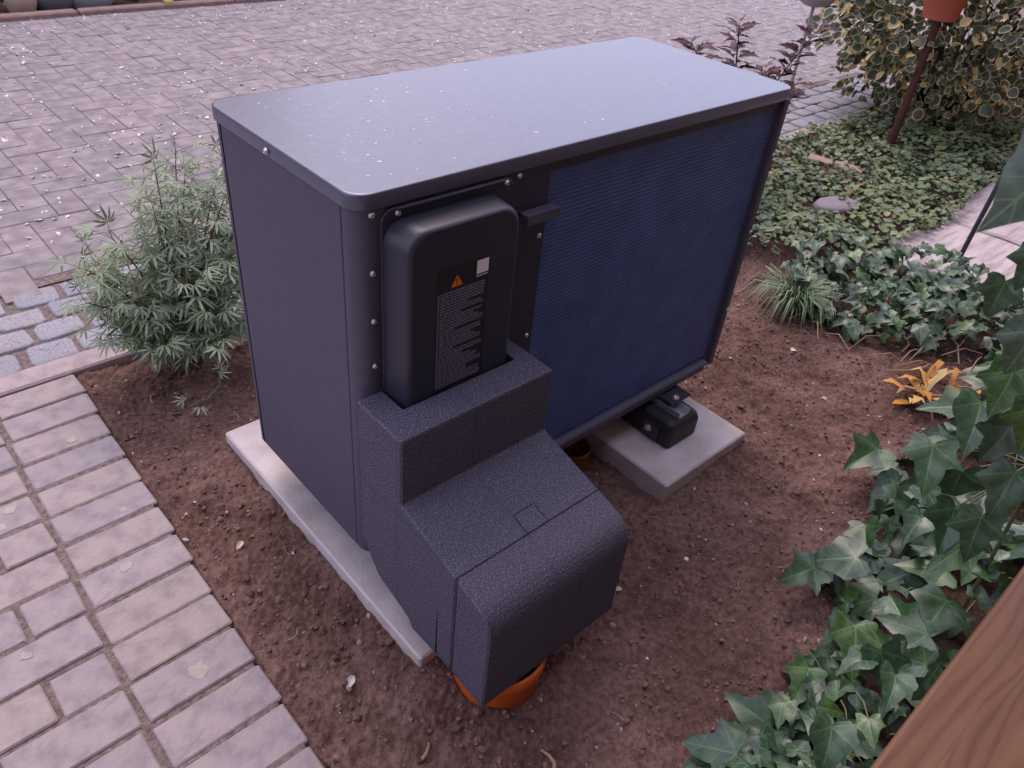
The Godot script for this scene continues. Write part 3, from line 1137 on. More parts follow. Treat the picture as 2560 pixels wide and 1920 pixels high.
func build_bench() -> void:
	var b := thing("garden_bench", Vector3(0.3, 0, 0.92), "brown varnished wooden bench board in the near right corner beside the ivy", "bench")
	var mb := MB.new()
	# one board with a rounded edge, grain along its length
	var x0 := -0.45
	var x1 := 1.15
	var pr := round_poly([Vector2(-0.079, 0.49), Vector2(-0.079, 0.458), Vector2(0.095, 0.458), Vector2(0.095, 0.49)], [0.006, 0.003, 0.003, 0.006], 3)
	var a := profile_ring(pr, x0, 0)
	var c := profile_ring(pr, x1, 0)
	var acc := 0.0
	for i in a.size():
		var j := (i + 1) % a.size()
		var d := a[i].distance_to(a[j])
		mb.st.set_smooth_group(1 if d < 0.02 else -1)
		var ua := Vector2(0, acc / 0.18)
		var ub := Vector2(0, (acc + d) / 0.18)
		for q in [[a[i], ua], [c[j], ub + Vector2(1, 0)], [c[i], ua + Vector2(1, 0)], [a[i], ua], [a[j], ub], [c[j], ub + Vector2(1, 0)]]: mb.v(q[0], q[1])
		acc += d
	mb.cap(a, false)
	mb.cap(c, true)
	put("seat_board", mb.done(), mats["wood"], b)
	mb = MB.new()
	pr = round_poly([Vector2(0.105, 0.49), Vector2(0.105, 0.458), Vector2(0.279, 0.458), Vector2(0.279, 0.49)], [0.006, 0.003, 0.003, 0.006], 3)
	sweep_x(mb, pr, x0, x1, 0, 0)
	put("seat_board", mb.done(), mats["wood"], b)
	for q in [[-0.3, 0.0], [1.0, 0.0], [-0.3, 0.22], [1.0, 0.22]]:
		mb = MB.new()
		mb.box(Vector3(q[0], 0.228, q[1]), Vector3(0.07, 0.458, 0.07), 0.004)
		put("leg", mb.done(), mats["wood"], b)
	# the house that stands behind the photographer
	mb = MB.new()
	mb.box(Vector3(1.5, 2.4, 1.72), Vector3(14, 5.2, 0.3), 0.0)
	put("unseen_house_wall", mb.done(), mats["render_wall"]).set_meta("kind", "structure")
	# unseen wall added beyond the far bed to darken the lid reflection
	mb = MB.new()
	mb.box(Vector3(-3.5, 1.9, -8.2), Vector3(15, 4.2, 0.4), 0.0)
	put("unseen_house_wall", mb.done(), mats["render_wall"]).set_meta("kind", "structure")

# ------------------------------------------------------------------ plants
func palm_leaf(seed_: int, nl: int, wid: float, c: Color) -> ArrayMesh:
	# a palmate leaf of narrow folded leaflets, 1 unit long
	var r := RandomNumberGenerator.new()
	r.seed = seed_
	var mb := MB.new()
	for i in nl:
		var t := (float(i) / (nl - 1) - 0.5) * 2.0
		var ang := t * 1.75 + r.randf_range(-0.1, 0.1)
		var l := (1.0 - 0.4 * absf(t)) * r.randf_range(0.85, 1.05)
		var dir := Vector3(sin(ang), 0, -cos(ang))
		var side := Vector3(cos(ang), 0, sin(ang))
		mb.col = c * r.randf_range(0.85, 1.15)
		var w := wid * r.randf_range(0.85, 1.15)
		var p0 := Vector3.ZERO
		var droop := r.randf_range(0.1, 0.35)
		var up := Vector3.UP
		var m1 := dir * l * 0.35 + up * 0.04
		var m2 := dir * l * 0.7 - up * droop * 0.3
		var tip := dir * l - up * droop * 0.7
		var e := up * w * 0.35
		for s in [-1.0, 1.0]:
			var a: Vector3 = m1 + side * s * w * 0.8 + e
			var b: Vector3 = m2 + side * s * w * 0.75 + e
			if s > 0:
				mb.tri(p0, a, m1); mb.quad(m1, a, b, m2); mb.tri(m2, b, tip)
			else:
				mb.tri(p0, m1, a); mb.quad(m1, m2, b, a); mb.tri(m2, tip, b)
	return mb.done()

func build_left_shrub() -> void:
	var base := Vector3(0.06, 0.0, -0.98)
	var sh := thing("leafy_shrub", base, "green shrub with narrow finger-like leaves left of the heat pump by the kerb", "shrub")
	var kinds := []
	var cols := [Color(0.12, 0.165, 0.09), Color(0.15, 0.2, 0.11), Color(0.18, 0.23, 0.13), Color(0.1, 0.14, 0.085), Color(0.2, 0.24, 0.15), Color(0.085, 0.115, 0.075)]
	for k in 10: kinds.append(palm_leaf(700 + k, 5 + k % 3, 0.07, (cols[k % 6] * 2.0).lerp(Color(0.34, 0.37, 0.3), 0.3)))
	var xs := []
	var st := MB.new()
	# tips of the stems, relative to the base
	var tips := [Vector3(0.0, 0.72, 0.03), Vector3(-0.02, 0.6, 0.02), Vector3(0.08, 0.64, -0.02), Vector3(0.13, 0.56, 0.05), Vector3(-0.12, 0.52, 0.0), Vector3(-0.2, 0.46, 0.03), Vector3(-0.22, 0.36, 0.04), Vector3(-0.2, 0.26, 0.08), Vector3(-0.12, 0.36, 0.1), Vector3(0.0, 0.42, 0.12), Vector3(0.12, 0.42, 0.1), Vector3(0.18, 0.34, 0.12), Vector3(0.05, 0.3, 0.15), Vector3(-0.1, 0.22, 0.14), Vector3(0.14, 0.22, 0.16), Vector3(0.22, 0.48, -0.02), Vector3(-0.15, 0.4, -0.1), Vector3(0.03, 0.5, -0.12), Vector3(0.2, 0.3, -0.08), Vector3(-0.17, 0.3, -0.05), Vector3(0.02, 0.2, 0.18), Vector3(0.2, 0.66, -0.06), Vector3(0.25, 0.6, -0.1), Vector3(0.28, 0.52, 0.0), Vector3(0.1, 0.7, -0.1)]
	for t in tips:
		var tip: Vector3 = t
		tip.y = tip.y * 0.78
		var ctl := Vector3(tip.x * 0.35, tip.y * 0.6, tip.z * 0.35)
		var b0 := Vector3(rf(-0.03, 0.03), 0, rf(-0.03, 0.03))
		var pts := []
		var rad := []
		for i in 9:
			var u := i / 8.0
			pts.append(b0.lerp(ctl, u).lerp(ctl.lerp(tip, u), u))
			rad.append(lerpf(0.0042, 0.0012, u))
		st.tube(pts, rad, 5)
		var cnt := int(26 + tip.length() * (54 if tip.y < 0.42 else 32))
		for i in cnt:
			var u := lerpf(0.22, 1.0, pow(float(i) / (cnt - 1), 0.75))
			var p := b0.lerp(ctl, u).lerp(ctl.lerp(tip, u), u)
			var ang := i * 2.4 + rf(-0.5, 0.5)
			var out := Vector3(cos(ang), rf(0.0, 0.45), sin(ang)).normalized()
			if i == cnt - 1: out = Vector3(rf(-0.3, 0.3), 1, rf(-0.3, 0.3)).normalized()
			var s := lerpf(0.056, 0.044, u) * rf(0.75, 1.35)
			var pos := p + out * rf(0.015, 0.06)
			st.tube([p, pos], [0.0009, 0.0007], 3, 1, false)
			var up := (Vector3.UP + Vector3(rf(-0.5, 0.5), 0, rf(-0.2, 0.6))).normalized()
			xs.append(Transform3D(basis_from(out + Vector3(0, -0.25, 0), up, s), pos))
	leaf_parts(sh, kinds, mats["leaf"], xs, 300)
	put("stem", st.done(), mats["stem"], sh)
	# the low sprout in front of it
	var sp := thing("sprout", Vector3(0.02, soil_h(0.02, -0.79), -0.79), "small pale green sprout on the bare soil left of the heat pump", "plant")
	var s2 := MB.new()
	s2.tube([Vector3(-0.05, 0.012, 0.02), Vector3(0.0, 0.012, 0.015), Vector3(0.045, 0.02, -0.01), Vector3(0.06, 0.05, -0.03)], [0.0016, 0.0016, 0.0014, 0.001], 5)
	put("stem", s2.done(), mats["stem_green"], sp)
	for q in [[Vector3(0.06, 0.055, -0.03), Vector3(0.4, 0.5, -0.5)], [Vector3(-0.055, 0.02, 0.0), Vector3(-0.5, 0.2, -0.4)], [Vector3(-0.035, 0.02, 0.05), Vector3(-0.2, 0.1, 0.8)], [Vector3(0.055, 0.045, -0.02), Vector3(0.8, 0.3, 0.1)]]:
		var o := put("leaf", kinds[4], mats["leaf"], sp)
		o.transform = Transform3D(basis_from(q[1], Vector3(0.1, 1, 0.2), 0.036), q[0])

func build_purple_shrub() -> void:
	var base := Vector3(2.35, 0.0, -0.88)
	var sh := thing("purple_shrub", base, "dark purple leafy shrub rising behind the right end of the heat pump", "shrub")
	var kinds := []
	for k in 5:
		var c: Color = [Color(0.06, 0.018, 0.026), Color(0.085, 0.022, 0.028), Color(0.05, 0.022, 0.036), Color(0.1, 0.03, 0.03), Color(0.075, 0.035, 0.05)][k]
		kinds.append(fan_leaf([Vector2(0, 0), Vector2(0.13, 0.15), Vector2(0.1, 0.22), Vector2(0.2, 0.4), Vector2(0.13, 0.45), Vector2(0.17, 0.62), Vector2(0.09, 0.68), Vector2(0, 1.0)], 0.25, 0.2, 0.0, c, c * 1.2, 0.3, 800 + k))
	var st := MB.new()
	var xs := []
	for t in [Vector3(-0.2, 0.73, 0.05), Vector3(0.42, 0.67, 0.05), Vector3(-0.47, 0.69, 0.05), Vector3(0.2, 0.44, 0.1), Vector3(0.36, 0.45, 0.05), Vector3(-0.05, 0.52, 0.0), Vector3(-0.02, 0.56, 0.1), Vector3(-0.3, 0.45, 0.0)]:
		var tip: Vector3 = t
		var ctl := Vector3(tip.x * 0.15, tip.y * 0.55, tip.z * 0.3)
		if tip.x == 0.42: ctl = Vector3(0.08, 0.36, 0.03)
		var pts := []
		var rad := []
		for i in 10:
			var u := i / 9.0
			pts.append(Vector3.ZERO.lerp(ctl, u).lerp(ctl.lerp(tip, u), u))
			rad.append(lerpf(0.006, 0.002, u))
		st.tube(pts, rad, 5)
		for i in 48:
			var u := lerpf(0.5, 1.0, i / 47.0)
			var p: Vector3 = Vector3.ZERO.lerp(ctl, u).lerp(ctl.lerp(tip, u), u)
			var ang := i * 2.4
			var out := Vector3(cos(ang), rf(0.1, 0.6), sin(ang)).normalized()
			xs.append(Transform3D(basis_from(out, (Vector3.UP + Vector3(rf(-0.6, 0.6), 0, rf(-0.6, 0.6))).normalized(), rf(0.075, 0.12) * lerpf(1.15, 0.75, u)), p + out * 0.008))
	leaf_parts(sh, kinds, mats["leaf"], xs, 300)
	put("stem", st.done(), mats["stem_dark"], sh)

func build_variegated_shrub() -> void:
	var base := Vector3(4.45, 0.0, -0.85)
	var sh := thing("variegated_shrub", base, "rounded shrub with cream-edged green leaves in the upper right corner", "shrub")
	var kinds := []
	for k in 9:
		var g: Color = [Color(0.095, 0.105, 0.075), Color(0.075, 0.095, 0.055), Color(0.12, 0.125, 0.09), Color(0.085, 0.1, 0.07), Color(0.14, 0.145, 0.105), Color(0.065, 0.09, 0.05), Color(0.12, 0.12, 0.075), Color(0.6, 0.45, 0.2), Color(0.06, 0.07, 0.045)][k]
		var e: Color = [Color(0.55, 0.5, 0.3), Color(0.4, 0.38, 0.22), Color(0.62, 0.54, 0.32), Color(0.24, 0.23, 0.14), Color(0.55, 0.48, 0.25), Color(0.3, 0.3, 0.16), Color(0.62, 0.5, 0.24), Color(0.75, 0.56, 0.26), Color(0.09, 0.1, 0.06)][k]
		kinds.append(rim_leaf(BROAD if k % 3 == 0 else OVAL, g, e, 900 + k))
	var xs := []
	var c := Vector3(0, 0.56, 0)
	var st := MB.new()
	for i in 26:
		var a := rf(0, TAU)
		var e := rf(0.05, 1.1)
		var tip := c + Vector3(cos(a) * cos(e) * 0.8, sin(e) * 0.45, sin(a) * cos(e) * 0.65)
		st.tube([Vector3(rf(-0.06, 0.06), 0, rf(-0.06, 0.06)), tip * 0.45 + Vector3(0, 0.08, 0), tip], [0.012, 0.007, 0.003], 5)
	put("stem", st.done(), mats["stem_dark"], sh)
	var tries := 0
	while xs.size() < 5000 and tries < 40000:
		tries += 1
		var d := Vector3(rf(-1, 1), rf(-1, 1), rf(-1, 1))
		if d.length() > 1.0 or d.length() < 0.5: continue
		# lumpy outline
		var rr := d.length() * (0.93 + 0.3 * nz.get_noise_3d(d.x * 2.2, d.y * 2.2, d.z * 2.2 + 7.0))
		var p := c + d.normalized() * rr * Vector3(0.95, 0.52, 0.8)
		if nz2.get_noise_3d(p.x * 3.0, p.y * 3.5, p.z * 3.0) < -0.22: continue
		if p.y < 0.08: continue
		var out := (d.normalized() + Vector3(rf(-0.7, 0.7), rf(-0.3, 0.7), rf(-0.7, 0.7))).normalized()
		var up := (d.normalized() * 0.5 + Vector3.UP * 0.5 + Vector3(rf(-1.0, 1.0), rf(-0.4, 0.4), rf(-1.0, 1.0))).normalized()
		var b := basis_from((out - up * out.dot(up) * 0.8).normalized(), up, rf(0.034, 0.07))
		xs.append(Transform3D(b, p))
	leaf_parts(sh, kinds, mats["leaf"], xs, 300)

func rim_leaf(half: Array, g: Color, e: Color, seed_: int) -> ArrayMesh:
	var r := RandomNumberGenerator.new()
	r.seed = seed_
	var out: Array[Vector2] = []
	for q in half: out.append(q)
	for i in range(half.size() - 2, 0, -1): out.append(Vector2(-half[i].x, half[i].y))
	var tw := r.randf_range(-0.3, 0.3)
	var cup := r.randf_range(0.2, 0.8)
	var mb := MB.new()
	mb.st.set_smooth_group(1)
	var hub := Vector2(0, 0.48)
	var lift := func(p: Vector2) -> Vector3:
		return Vector3(p.x, absf(p.x) * cup * 0.9 + (p.y - 0.5) * (p.y - 0.5) * 0.25 * (cup - 0.3) + p.x * p.y * tw, -p.y)
	var k0 := r.randf_range(0.72, 0.86)
	for i in out.size():
		var a := out[i]
		var b := out[(i + 1) % out.size()]
		var ai := hub.lerp(a, k0)
		var bi := hub.lerp(b, k0)
		var k1 := k0 + 0.04
		var am := hub.lerp(a, k1)
		var bm := hub.lerp(b, k1)
		mb.col = g
		mb.v(lift.call(hub)); mb.v(lift.call(bi)); mb.v(lift.call(ai))
		mb.col = e
		for p in [am, bm, b, am, b, a]: mb.v(lift.call(p))
		mb.col = g.lerp(e, 0.4)
		for p in [ai, bi, bm, ai, bm, am]: mb.v(lift.call(p))
	return mb.done()

const BANK := [Vector2(-0.12, 0.74), Vector2(0.24, 0.645), Vector2(0.36, 0.665), Vector2(0.5, 0.65), Vector2(0.62, 0.64), Vector2(0.76, 0.58), Vector2(0.92, 0.56), Vector2(1.08, 0.5), Vector2(1.3, 0.49), Vector2(1.5, 0.53), Vector2(1.8, 0.5), Vector2(2.05, 0.42), Vector2(2.4, 0.55), Vector2(2.3, 1.0), Vector2(-0.2, 1.0)]
const PATCH := [Vector2(1.78, -0.16), Vector2(2.0, -0.3), Vector2(2.2, -0.3), Vector2(2.42, -0.12), Vector2(2.52, 0.1), Vector2(2.5, 0.3), Vector2(2.75, 0.5), Vector2(2.4, 0.62), Vector2(2.1, 0.5), Vector2(1.92, 0.3), Vector2(1.74, 0.08)]
const COVER_AREA := [Vector2(1.9, -1.02), Vector2(4.6, -1.05), Vector2(5.2, -0.2), Vector2(4.2, 0.0), Vector2(3.55, -0.2), Vector2(3.0, -0.1), Vector2(2.5, -0.12), Vector2(2.3, -0.18), Vector2(2.05, -0.32), Vector2(1.85, -0.5), Vector2(1.8, -0.8)]

func build_ground_cover() -> void:
	var kinds := []
	for k in 3:
		kinds.append(fan_leaf(BROAD if k < 2 else OVAL, 0.2, 0.25, 0.0, Color(1, 1, 1), Color(1, 1, 1), 0.45, 1000 + k))
	var xs := [[], [], []]
	var cs := [[], [], []]
	var cnt := 0
	while cnt < 10500:
		var x := rf(1.75, 5.2)
		var z := rf(-1.05, 0.02)
		if not inside(COVER_AREA, x, z): continue
		var dn := nz.get_noise_2d(x * 3.0 + 5.0, z * 3.0)
		# thins out towards the soil and round the bark and the flat stone
		if Vector2(x - 3.08, (z + 0.73) * 0.8).length() < 0.11 and rng.randf() < 0.8: continue
		if Vector2(x - 2.62, z + 0.48).length() < 0.12 and rng.randf() < 0.75: continue
		if x < 2.25 and rng.randf() > (x - 1.78) * 2.0: continue
		var h := 0.03 + 0.045 * (0.5 + dn) + rf(0, 0.035)
		var t := clampf(0.5 + 0.9 * nz2.get_noise_2d(x * 4.0, z * 4.0) + rf(-0.25, 0.25), 0, 1)
		var c := Color(0.1, 0.145, 0.07).lerp(Color(0.25, 0.31, 0.15), t)
		if rng.randf() < 0.12: c = Color(0.17, 0.22, 0.17)
		if rng.randf() < 0.04: c = Color(0.32, 0.26, 0.12)
		var a := rf(0, TAU)
		var k := rng.randi() % 3
		var up := Vector3(rf(-0.45, 0.45), 1, rf(-0.45, 0.45)).normalized()
		xs[k].append(Transform3D(basis_from(Vector3(cos(a), rf(-0.3, 0.1), sin(a)), up, rf(0.02, 0.036)), Vector3(x, soil_h(x, z) + h, z)))
		cs[k].append(c)
		cnt += 1
	for k in 3:
		var o := multi("ground_cover", kinds[k], mats["leaf"], xs[k], cs[k])
		tag(o, "low carpet of small olive green leaves right of the heat pump", "ground cover", "ground cover carpet")

func ivy_kinds() -> Array:
	var o := []
	var cols := [Color(0.07, 0.15, 0.075), Color(0.05, 0.12, 0.05), Color(0.1, 0.19, 0.1), Color(0.04, 0.09, 0.045), Color(0.1, 0.21, 0.06), Color(0.12, 0.2, 0.13), Color(0.055, 0.14, 0.045), Color(0.085, 0.16, 0.09)]
	for k in 8:
		var c: Color = cols[k]
		o.append(fan_leaf(IVY if k % 3 != 2 else IVY2, 0.1 + 0.12 * (k % 4), 0.1 + 0.16 * (k % 3), 0.5 * (k % 2), c * 1.35, c * 1.35, 0.06, 1100 + k))
	return o

func build_ivy() -> void:
	var kinds := ivy_kinds()
	# near bank of ivy along the bench
	var bank := BANK
	var iv := thing("ivy_bank", Vector3(0.8, 0, 0.7), "large dark green ivy spreading over the soil along the wooden bench", "ivy")
	var xs := []
	var st := MB.new()
	var cnt := 0
	while cnt < 480:
		var x := rf(-0.15, 2.4)
		var z := rf(0.4, 0.95)
		if not inside(bank, x, z): continue
		cnt += 1
		var inner := 1.0 if inside(bank, x - 0.03, z - 0.07) else 0.0
		var hmax := 0.05 + 0.14 * inner + 0.08 * smoothstep(0.8, 2.0, x) + 0.1 * smoothstep(0.65, 0.9, z)
		var p := Vector3(x, soil_h(x, z) + rf(0.015, hmax), z)
		var a := rf(0, TAU)
		var tip := Vector3(cos(a) - 0.4, rf(-0.9, 0.1), sin(a) - 0.3).normalized()
		var up := Vector3(rf(-0.9, 0.3), 1.0, rf(-0.7, 0.6)).normalized()
		var s := rf(0.045, 0.08)
		if rng.randf() < 0.3: s = rf(0.075, 0.108)
		xs.append(Transform3D(basis_from(tip, up, s), p - iv.position))
		# leaf stalk
		if cnt % 2 == 0:
			var q: Vector3 = p - tip * rf(0.03, 0.07) - Vector3(0, rf(0.01, 0.05), 0)
			q.y = maxf(q.y, soil_h(q.x, q.z) + 0.004)
			st.tube([p - iv.position, (p + q) * 0.5 + Vector3(0, 0.008, 0) - iv.position, q - iv.position], [0.001, 0.0012, 0.0014], 5)
	# the young low tip of the bank nearest the photographer
	for i in 75:
		var p := Vector3(rf(0.2, 0.64), 0, rf(0.67, 0.82))
		p.y = soil_h(p.x, p.z) + rf(0.01, 0.09)
		var a := rf(0, TAU)
		xs.append(Transform3D(basis_from(Vector3(cos(a) - 0.4, rf(-0.6, 0.1), sin(a) - 0.2), Vector3(rf(-0.7, 0.4), 1, rf(-0.6, 0.6)).normalized(), rf(0.03, 0.065)), p - iv.position))
	# a few leading leaves that reach out over the soil
	for q in [[1.2, 0.1, 0.45, -0.9, -0.15, -0.2, 0.11], [0.8, 0.12, 0.6, -0.4, -0.2, -0.6, 0.11], [0.66, 0.1, 0.68, -0.7, -0.2, 0.5, 0.105], [0.735, 0.09, 0.55, -0.85, 0.05, -0.25, 0.095], [1.1, 0.14, 0.6, -0.2, -0.2, 0.7, 0.1], [1.47, 0.16, 0.53, -0.3, -0.3, -0.7, 0.11], [1.02, 0.13, 0.57, 0.6, -0.2, 0.3, 0.1], [0.52, 0.08, 0.67, -0.7, -0.1, 0.2, 0.08], [0.34, 0.06, 0.7, -0.5, -0.2, -0.5, 0.065]]:
		xs.append(Transform3D(basis_from(Vector3(q[3], q[4], q[5]), Vector3(-0.15, 1, 0.25).normalized(), q[6]), Vector3(q[0], q[1], q[2]) - iv.position))
	leaf_parts(iv, kinds, mats["ivy"], xs, 300)
	put("stem", st.done(), mats["stem_green"], iv)
	# the second ivy, farther off beside the pale flagstones
	var patch := PATCH
	var iv2 := thing("ivy_patch", Vector3(2.15, 0, 0.1), "grey green ivy patch between the groundcover and the bare soil", "ivy")
	xs = []
	while xs.size() < 520:
		var x := rf(1.7, 2.8)
		var z := rf(-0.32, 0.64)
		if not inside(patch, x, z): continue
		var p := Vector3(x, soil_h(x, z) + rf(0.02, 0.13), z)
		var a := rf(0, TAU)
		var tip := Vector3(cos(a) - 0.5, rf(-0.6, 0.0), sin(a) + 0.2).normalized()
		var up := Vector3(rf(-0.5, 0.3), 1.0, rf(-0.4, 0.5)).normalized()
		xs.append(Transform3D(basis_from(tip, up, rf(0.034, 0.064)), p - iv2.position))
	leaf_parts(iv2, kinds, mats["ivy"], xs, 300)
	st = MB.new()
	for k in 46:
		var x := rf(1.7, 2.3)
		var z := rf(-0.1, 0.45)
		var a := rf(0, TAU)
		st.tube([Vector3(x, 0.015, z) - iv2.position, Vector3(x + cos(a) * 0.06, 0.05, z + sin(a) * 0.06) - iv2.position, Vector3(x + cos(a) * 0.14, 0.03, z + sin(a) * 0.12) - iv2.position], [0.0025, 0.0022, 0.0015], 5)
	put("stem", st.done(), mats["twig"], iv2)
	# ivy that climbs past the right edge of the picture, close to the photographer
	var iv3 := thing("climbing_ivy", Vector3(0.58, 0.5, 0.7), "large-leaved ivy hanging close by at the right edge of the picture", "ivy")
	# base, direction of the tip, size
	var list := [[0.166, 1.168, 0.734, -0.31, -0.78, -0.46, 0.108], [0.43, 0.93, 0.67, -0.05, -0.95, 0.05, 0.05], [0.4, 0.985, 0.69, -0.2, -0.9, 0.0, 0.045], [0.47, 0.873, 0.715, -0.2, -0.9, 0.0, 0.07], [0.636, 0.664, 0.68, -0.55, -0.45, 0.25, 0.085], [0.63, 0.563, 0.652, -0.7, -0.45, 0.35, 0.085], [0.6, 0.752, 0.7, -0.3, -0.8, 0.1, 0.075], [0.616, 0.601, 0.766, -0.4, -0.7, 0.1, 0.08], [0.655, 0.53, 0.7, 0.2, -0.8, 0.1, 0.085], [0.62, 0.5, 0.76, -0.3, -0.8, 0.2, 0.08], [0.62, 0.66, 0.73, -0.2, -0.8, -0.1, 0.07], [0.66, 0.46, 0.72, -0.5, -0.6, 0.2, 0.08], [0.56, 0.74, 0.75, -0.1, -0.8, 0.2, 0.075], [0.47, 0.95, 0.74, -0.3, -0.8, 0.2, 0.07], [0.75, 0.4, 0.72, -0.5, -0.5, 0.2, 0.085], [0.8, 0.3, 0.75, -0.5, -0.5, -0.2, 0.085]]
	xs = []
	st = MB.new()
	var way := [Vector3(0.95, 0.01, 0.8), Vector3(0.88, 0.25, 0.79), Vector3(0.74, 0.55, 0.78), Vector3(0.6, 0.8, 0.77), Vector3(0.45, 1.02, 0.76), Vector3(0.27, 1.2, 0.75)]
	var pts3 := []
	var rad3 := []
	for i in way.size() - 1:
		for k in 5:
			pts3.append((way[i] as Vector3).cubic_interpolate(way[i + 1], way[maxi(i - 1, 0)], way[mini(i + 2, way.size() - 1)], k / 5.0) - iv3.position)
			rad3.append(0.0042 - 0.0001 * pts3.size())
	st.tube(pts3, rad3, 7)
	for q in list:
		var p := Vector3(q[0], q[1], q[2])
		var tip := Vector3(q[3], q[4], q[5]).normalized()
		var up := Vector3(-0.62, 0.75, 0.2).normalized()
		xs.append(Transform3D(basis_from(tip, up, q[6]), p - iv3.position))
		# stalk back to the stem
		var on: Vector3 = way[0]
		for w in way:
			if absf(w.y - p.y - 0.03) < absf(on.y - p.y - 0.03): on = w
		st.tube([p - iv3.position, (p + on) * 0.5 + Vector3(0, 0.015, 0) - iv3.position, on - iv3.position], [0.0012, 0.0014, 0.0016], 5)
	var near_leaf := put("leaf", fan_leaf(IVY2, 0.22, 0.3, 0.35, Color(0.16, 0.25, 0.17), Color(0.16, 0.25, 0.17), 0.06, 1190), mats["ivy"], iv3)
	near_leaf.transform = xs[0]
	xs.remove_at(0)
	leaf_parts(iv3, kinds, mats["ivy"], xs, 300)
	put("stem", st.done(), mats["stem_green"], iv3)

func build_garden_bits() -> void:
	# rusty stake with a terracotta pot on its top
	var mb := MB.new()
	mb.tube([Vector3(0, -0.1, 0), Vector3(0.005, 0.3, 0), Vector3(0, 0.79, 0)], [0.021, 0.019, 0.017], 8)
	var o := put("garden_stake", mb.done(), mats["rust"])
	o.position = Vector3(3.6, 0.0, -0.7)
	tag(o, "rusty brown stake in front of the cream-edged shrub, carrying a terracotta pot", "stake")
	var pot := thing("flower_pot", Vector3(3.6, 0.66, -0.7), "orange terracotta flower pot on top of the rusty stake", "pot")
	mb = MB.new()
	mb.lathe([Vector2(0.075, 0.0), Vector2(0.108, 0.17), Vector2(0.118, 0.172), Vector2(0.122, 0.215), Vector2(0.112, 0.215), Vector2(0.1, 0.17), Vector2(0.07, 0.012)], 28, 1, true, true)
	put("pot_body", mb.done(), mats["terracotta"], pot)
	# slim pole with a grey bowl
	mb = MB.new()
	mb.tube([Vector3(0, -0.1, 0), Vector3(0, 0.7, 0)], [0.0085, 0.0075], 8)
	var pole := thing("bowl_stand", Vector3(2.975, 0, -1.0), "slim metal pole with a grey bowl on top behind the purple shrub", "bird bath")
	put("pole", mb.done(), mats["zinc"], pole)
	mb = MB.new()
	mb.lathe([Vector2(0.012, 0.69), Vector2(0.05, 0.70), Vector2(0.078, 0.72), Vector2(0.09, 0.76), Vector2(0.086, 0.762), Vector2(0.07, 0.73), Vector2(0.01, 0.71)], 24)
	put("bowl", mb.done(), mats["zinc"], pole)
	# thin dark rod stuck in front of the flagstones
	mb = MB.new()
	mb.tube([Vector3(0, -0.08, 0), Vector3(0.012, 0.2, 0.005), Vector3(0.02, 0.46, 0.012)], [0.0085, 0.0085, 0.0085], 8)
	o = put("metal_rod", mb.done(), mats["rod"])
	o.position = Vector3(2.488, 0.0, 0.106)
	tag(o, "thin dark metal rod standing in the ivy before the pale flagstones", "rod")
	# pale flagstones
	for q in [[[Vector2(2.4, -0.06), Vector2(2.62, -0.17), Vector2(2.98, -0.14), Vector2(3.02, 0.22), Vector2(3.05, 0.75), Vector2(2.55, 0.7), Vector2(2.48, 0.3)], "nearer pale pinkish flagstone at the right edge beside the ivy patch"], [[Vector2(3.0, -0.14), Vector2(3.3, -0.19), Vector2(3.9, -0.2), Vector2(4.1, 0.5), Vector2(3.07, 0.72), Vector2(3.04, 0.2)], "farther pale flagstone at the right edge behind the metal rod"]]:
		mb = MB.new()
		var poly: Array = q[0]
		var c := Vector2.ZERO
		for p in poly: c += p
		c /= poly.size()
		var rings := []
		for lv in [[-0.05, 0.0], [0.028, 0.0], [0.035, 0.012]]:
			var ring := PackedVector3Array()
			for i in range(poly.size() - 1, -1, -1):
				for s in 3:
					var a: Vector2 = poly[i]
					var b: Vector2 = poly[(i + poly.size() - 1) % poly.size()]
					var p := a.lerp(b, s / 3.0)
					p += Vector2(nz.get_noise_2d(p.x * 20.0, p.y * 20.0), nz.get_noise_2d(p.x * 20.0 + 9.0, p.y * 20.0)) * 0.025
					p = p + (c - p).normalized() * float(lv[1])
					ring.append(Vector3(p.x, lv[0], p.y))
			rings.append(ring)
		mb.loft(rings, -1, false, true)
		o = put("flagstone", mb.done(), mats["flagstone"])
		tag(o, q[1], "flagstone")
	# bark strip and flat stone lying in the groundcover
	mb = MB.new()
	mb.col = Color(0.36, 0.25, 0.2)
	mb.box(Vector3.ZERO, Vector3(0.062, 0.012, 0.25), 0.004)
	o = put("bark_strip", mb.done(), mats["bits"])
	o.position = Vector3(3.0, 0.085, -0.68)
	o.rotation = Vector3(0.02, 0.32, 0.1)
	tag(o, "strip of pale brown bark lying in the groundcover", "bark")
	mb = MB.new()
	mb.col = Color(0.3, 0.25, 0.28)
	mb.lathe([Vector2(0.1, -0.03), Vector2(0.115, 0.0), Vector2(0.1, 0.018), Vector2(0.05, 0.024)], 9, 1)
	o = put("flat_stone", mb.done(), mats["bits"])
	o.position = Vector3(2.6, 0.07, -0.44)
	o.scale = Vector3(1.0, 0.7, 0.6)
	o.rotation.y = -0.4
	tag(o, "flat grey lilac stone lying in the middle of the groundcover", "stone")
	# grass tuft
	var tuft := thing("grass_tuft", Vector3(1.77, soil_h(1.77, -0.13), -0.13), "tuft of long green grass blades arching over the soil right of the heat pump", "grass")
	mb = MB.new()
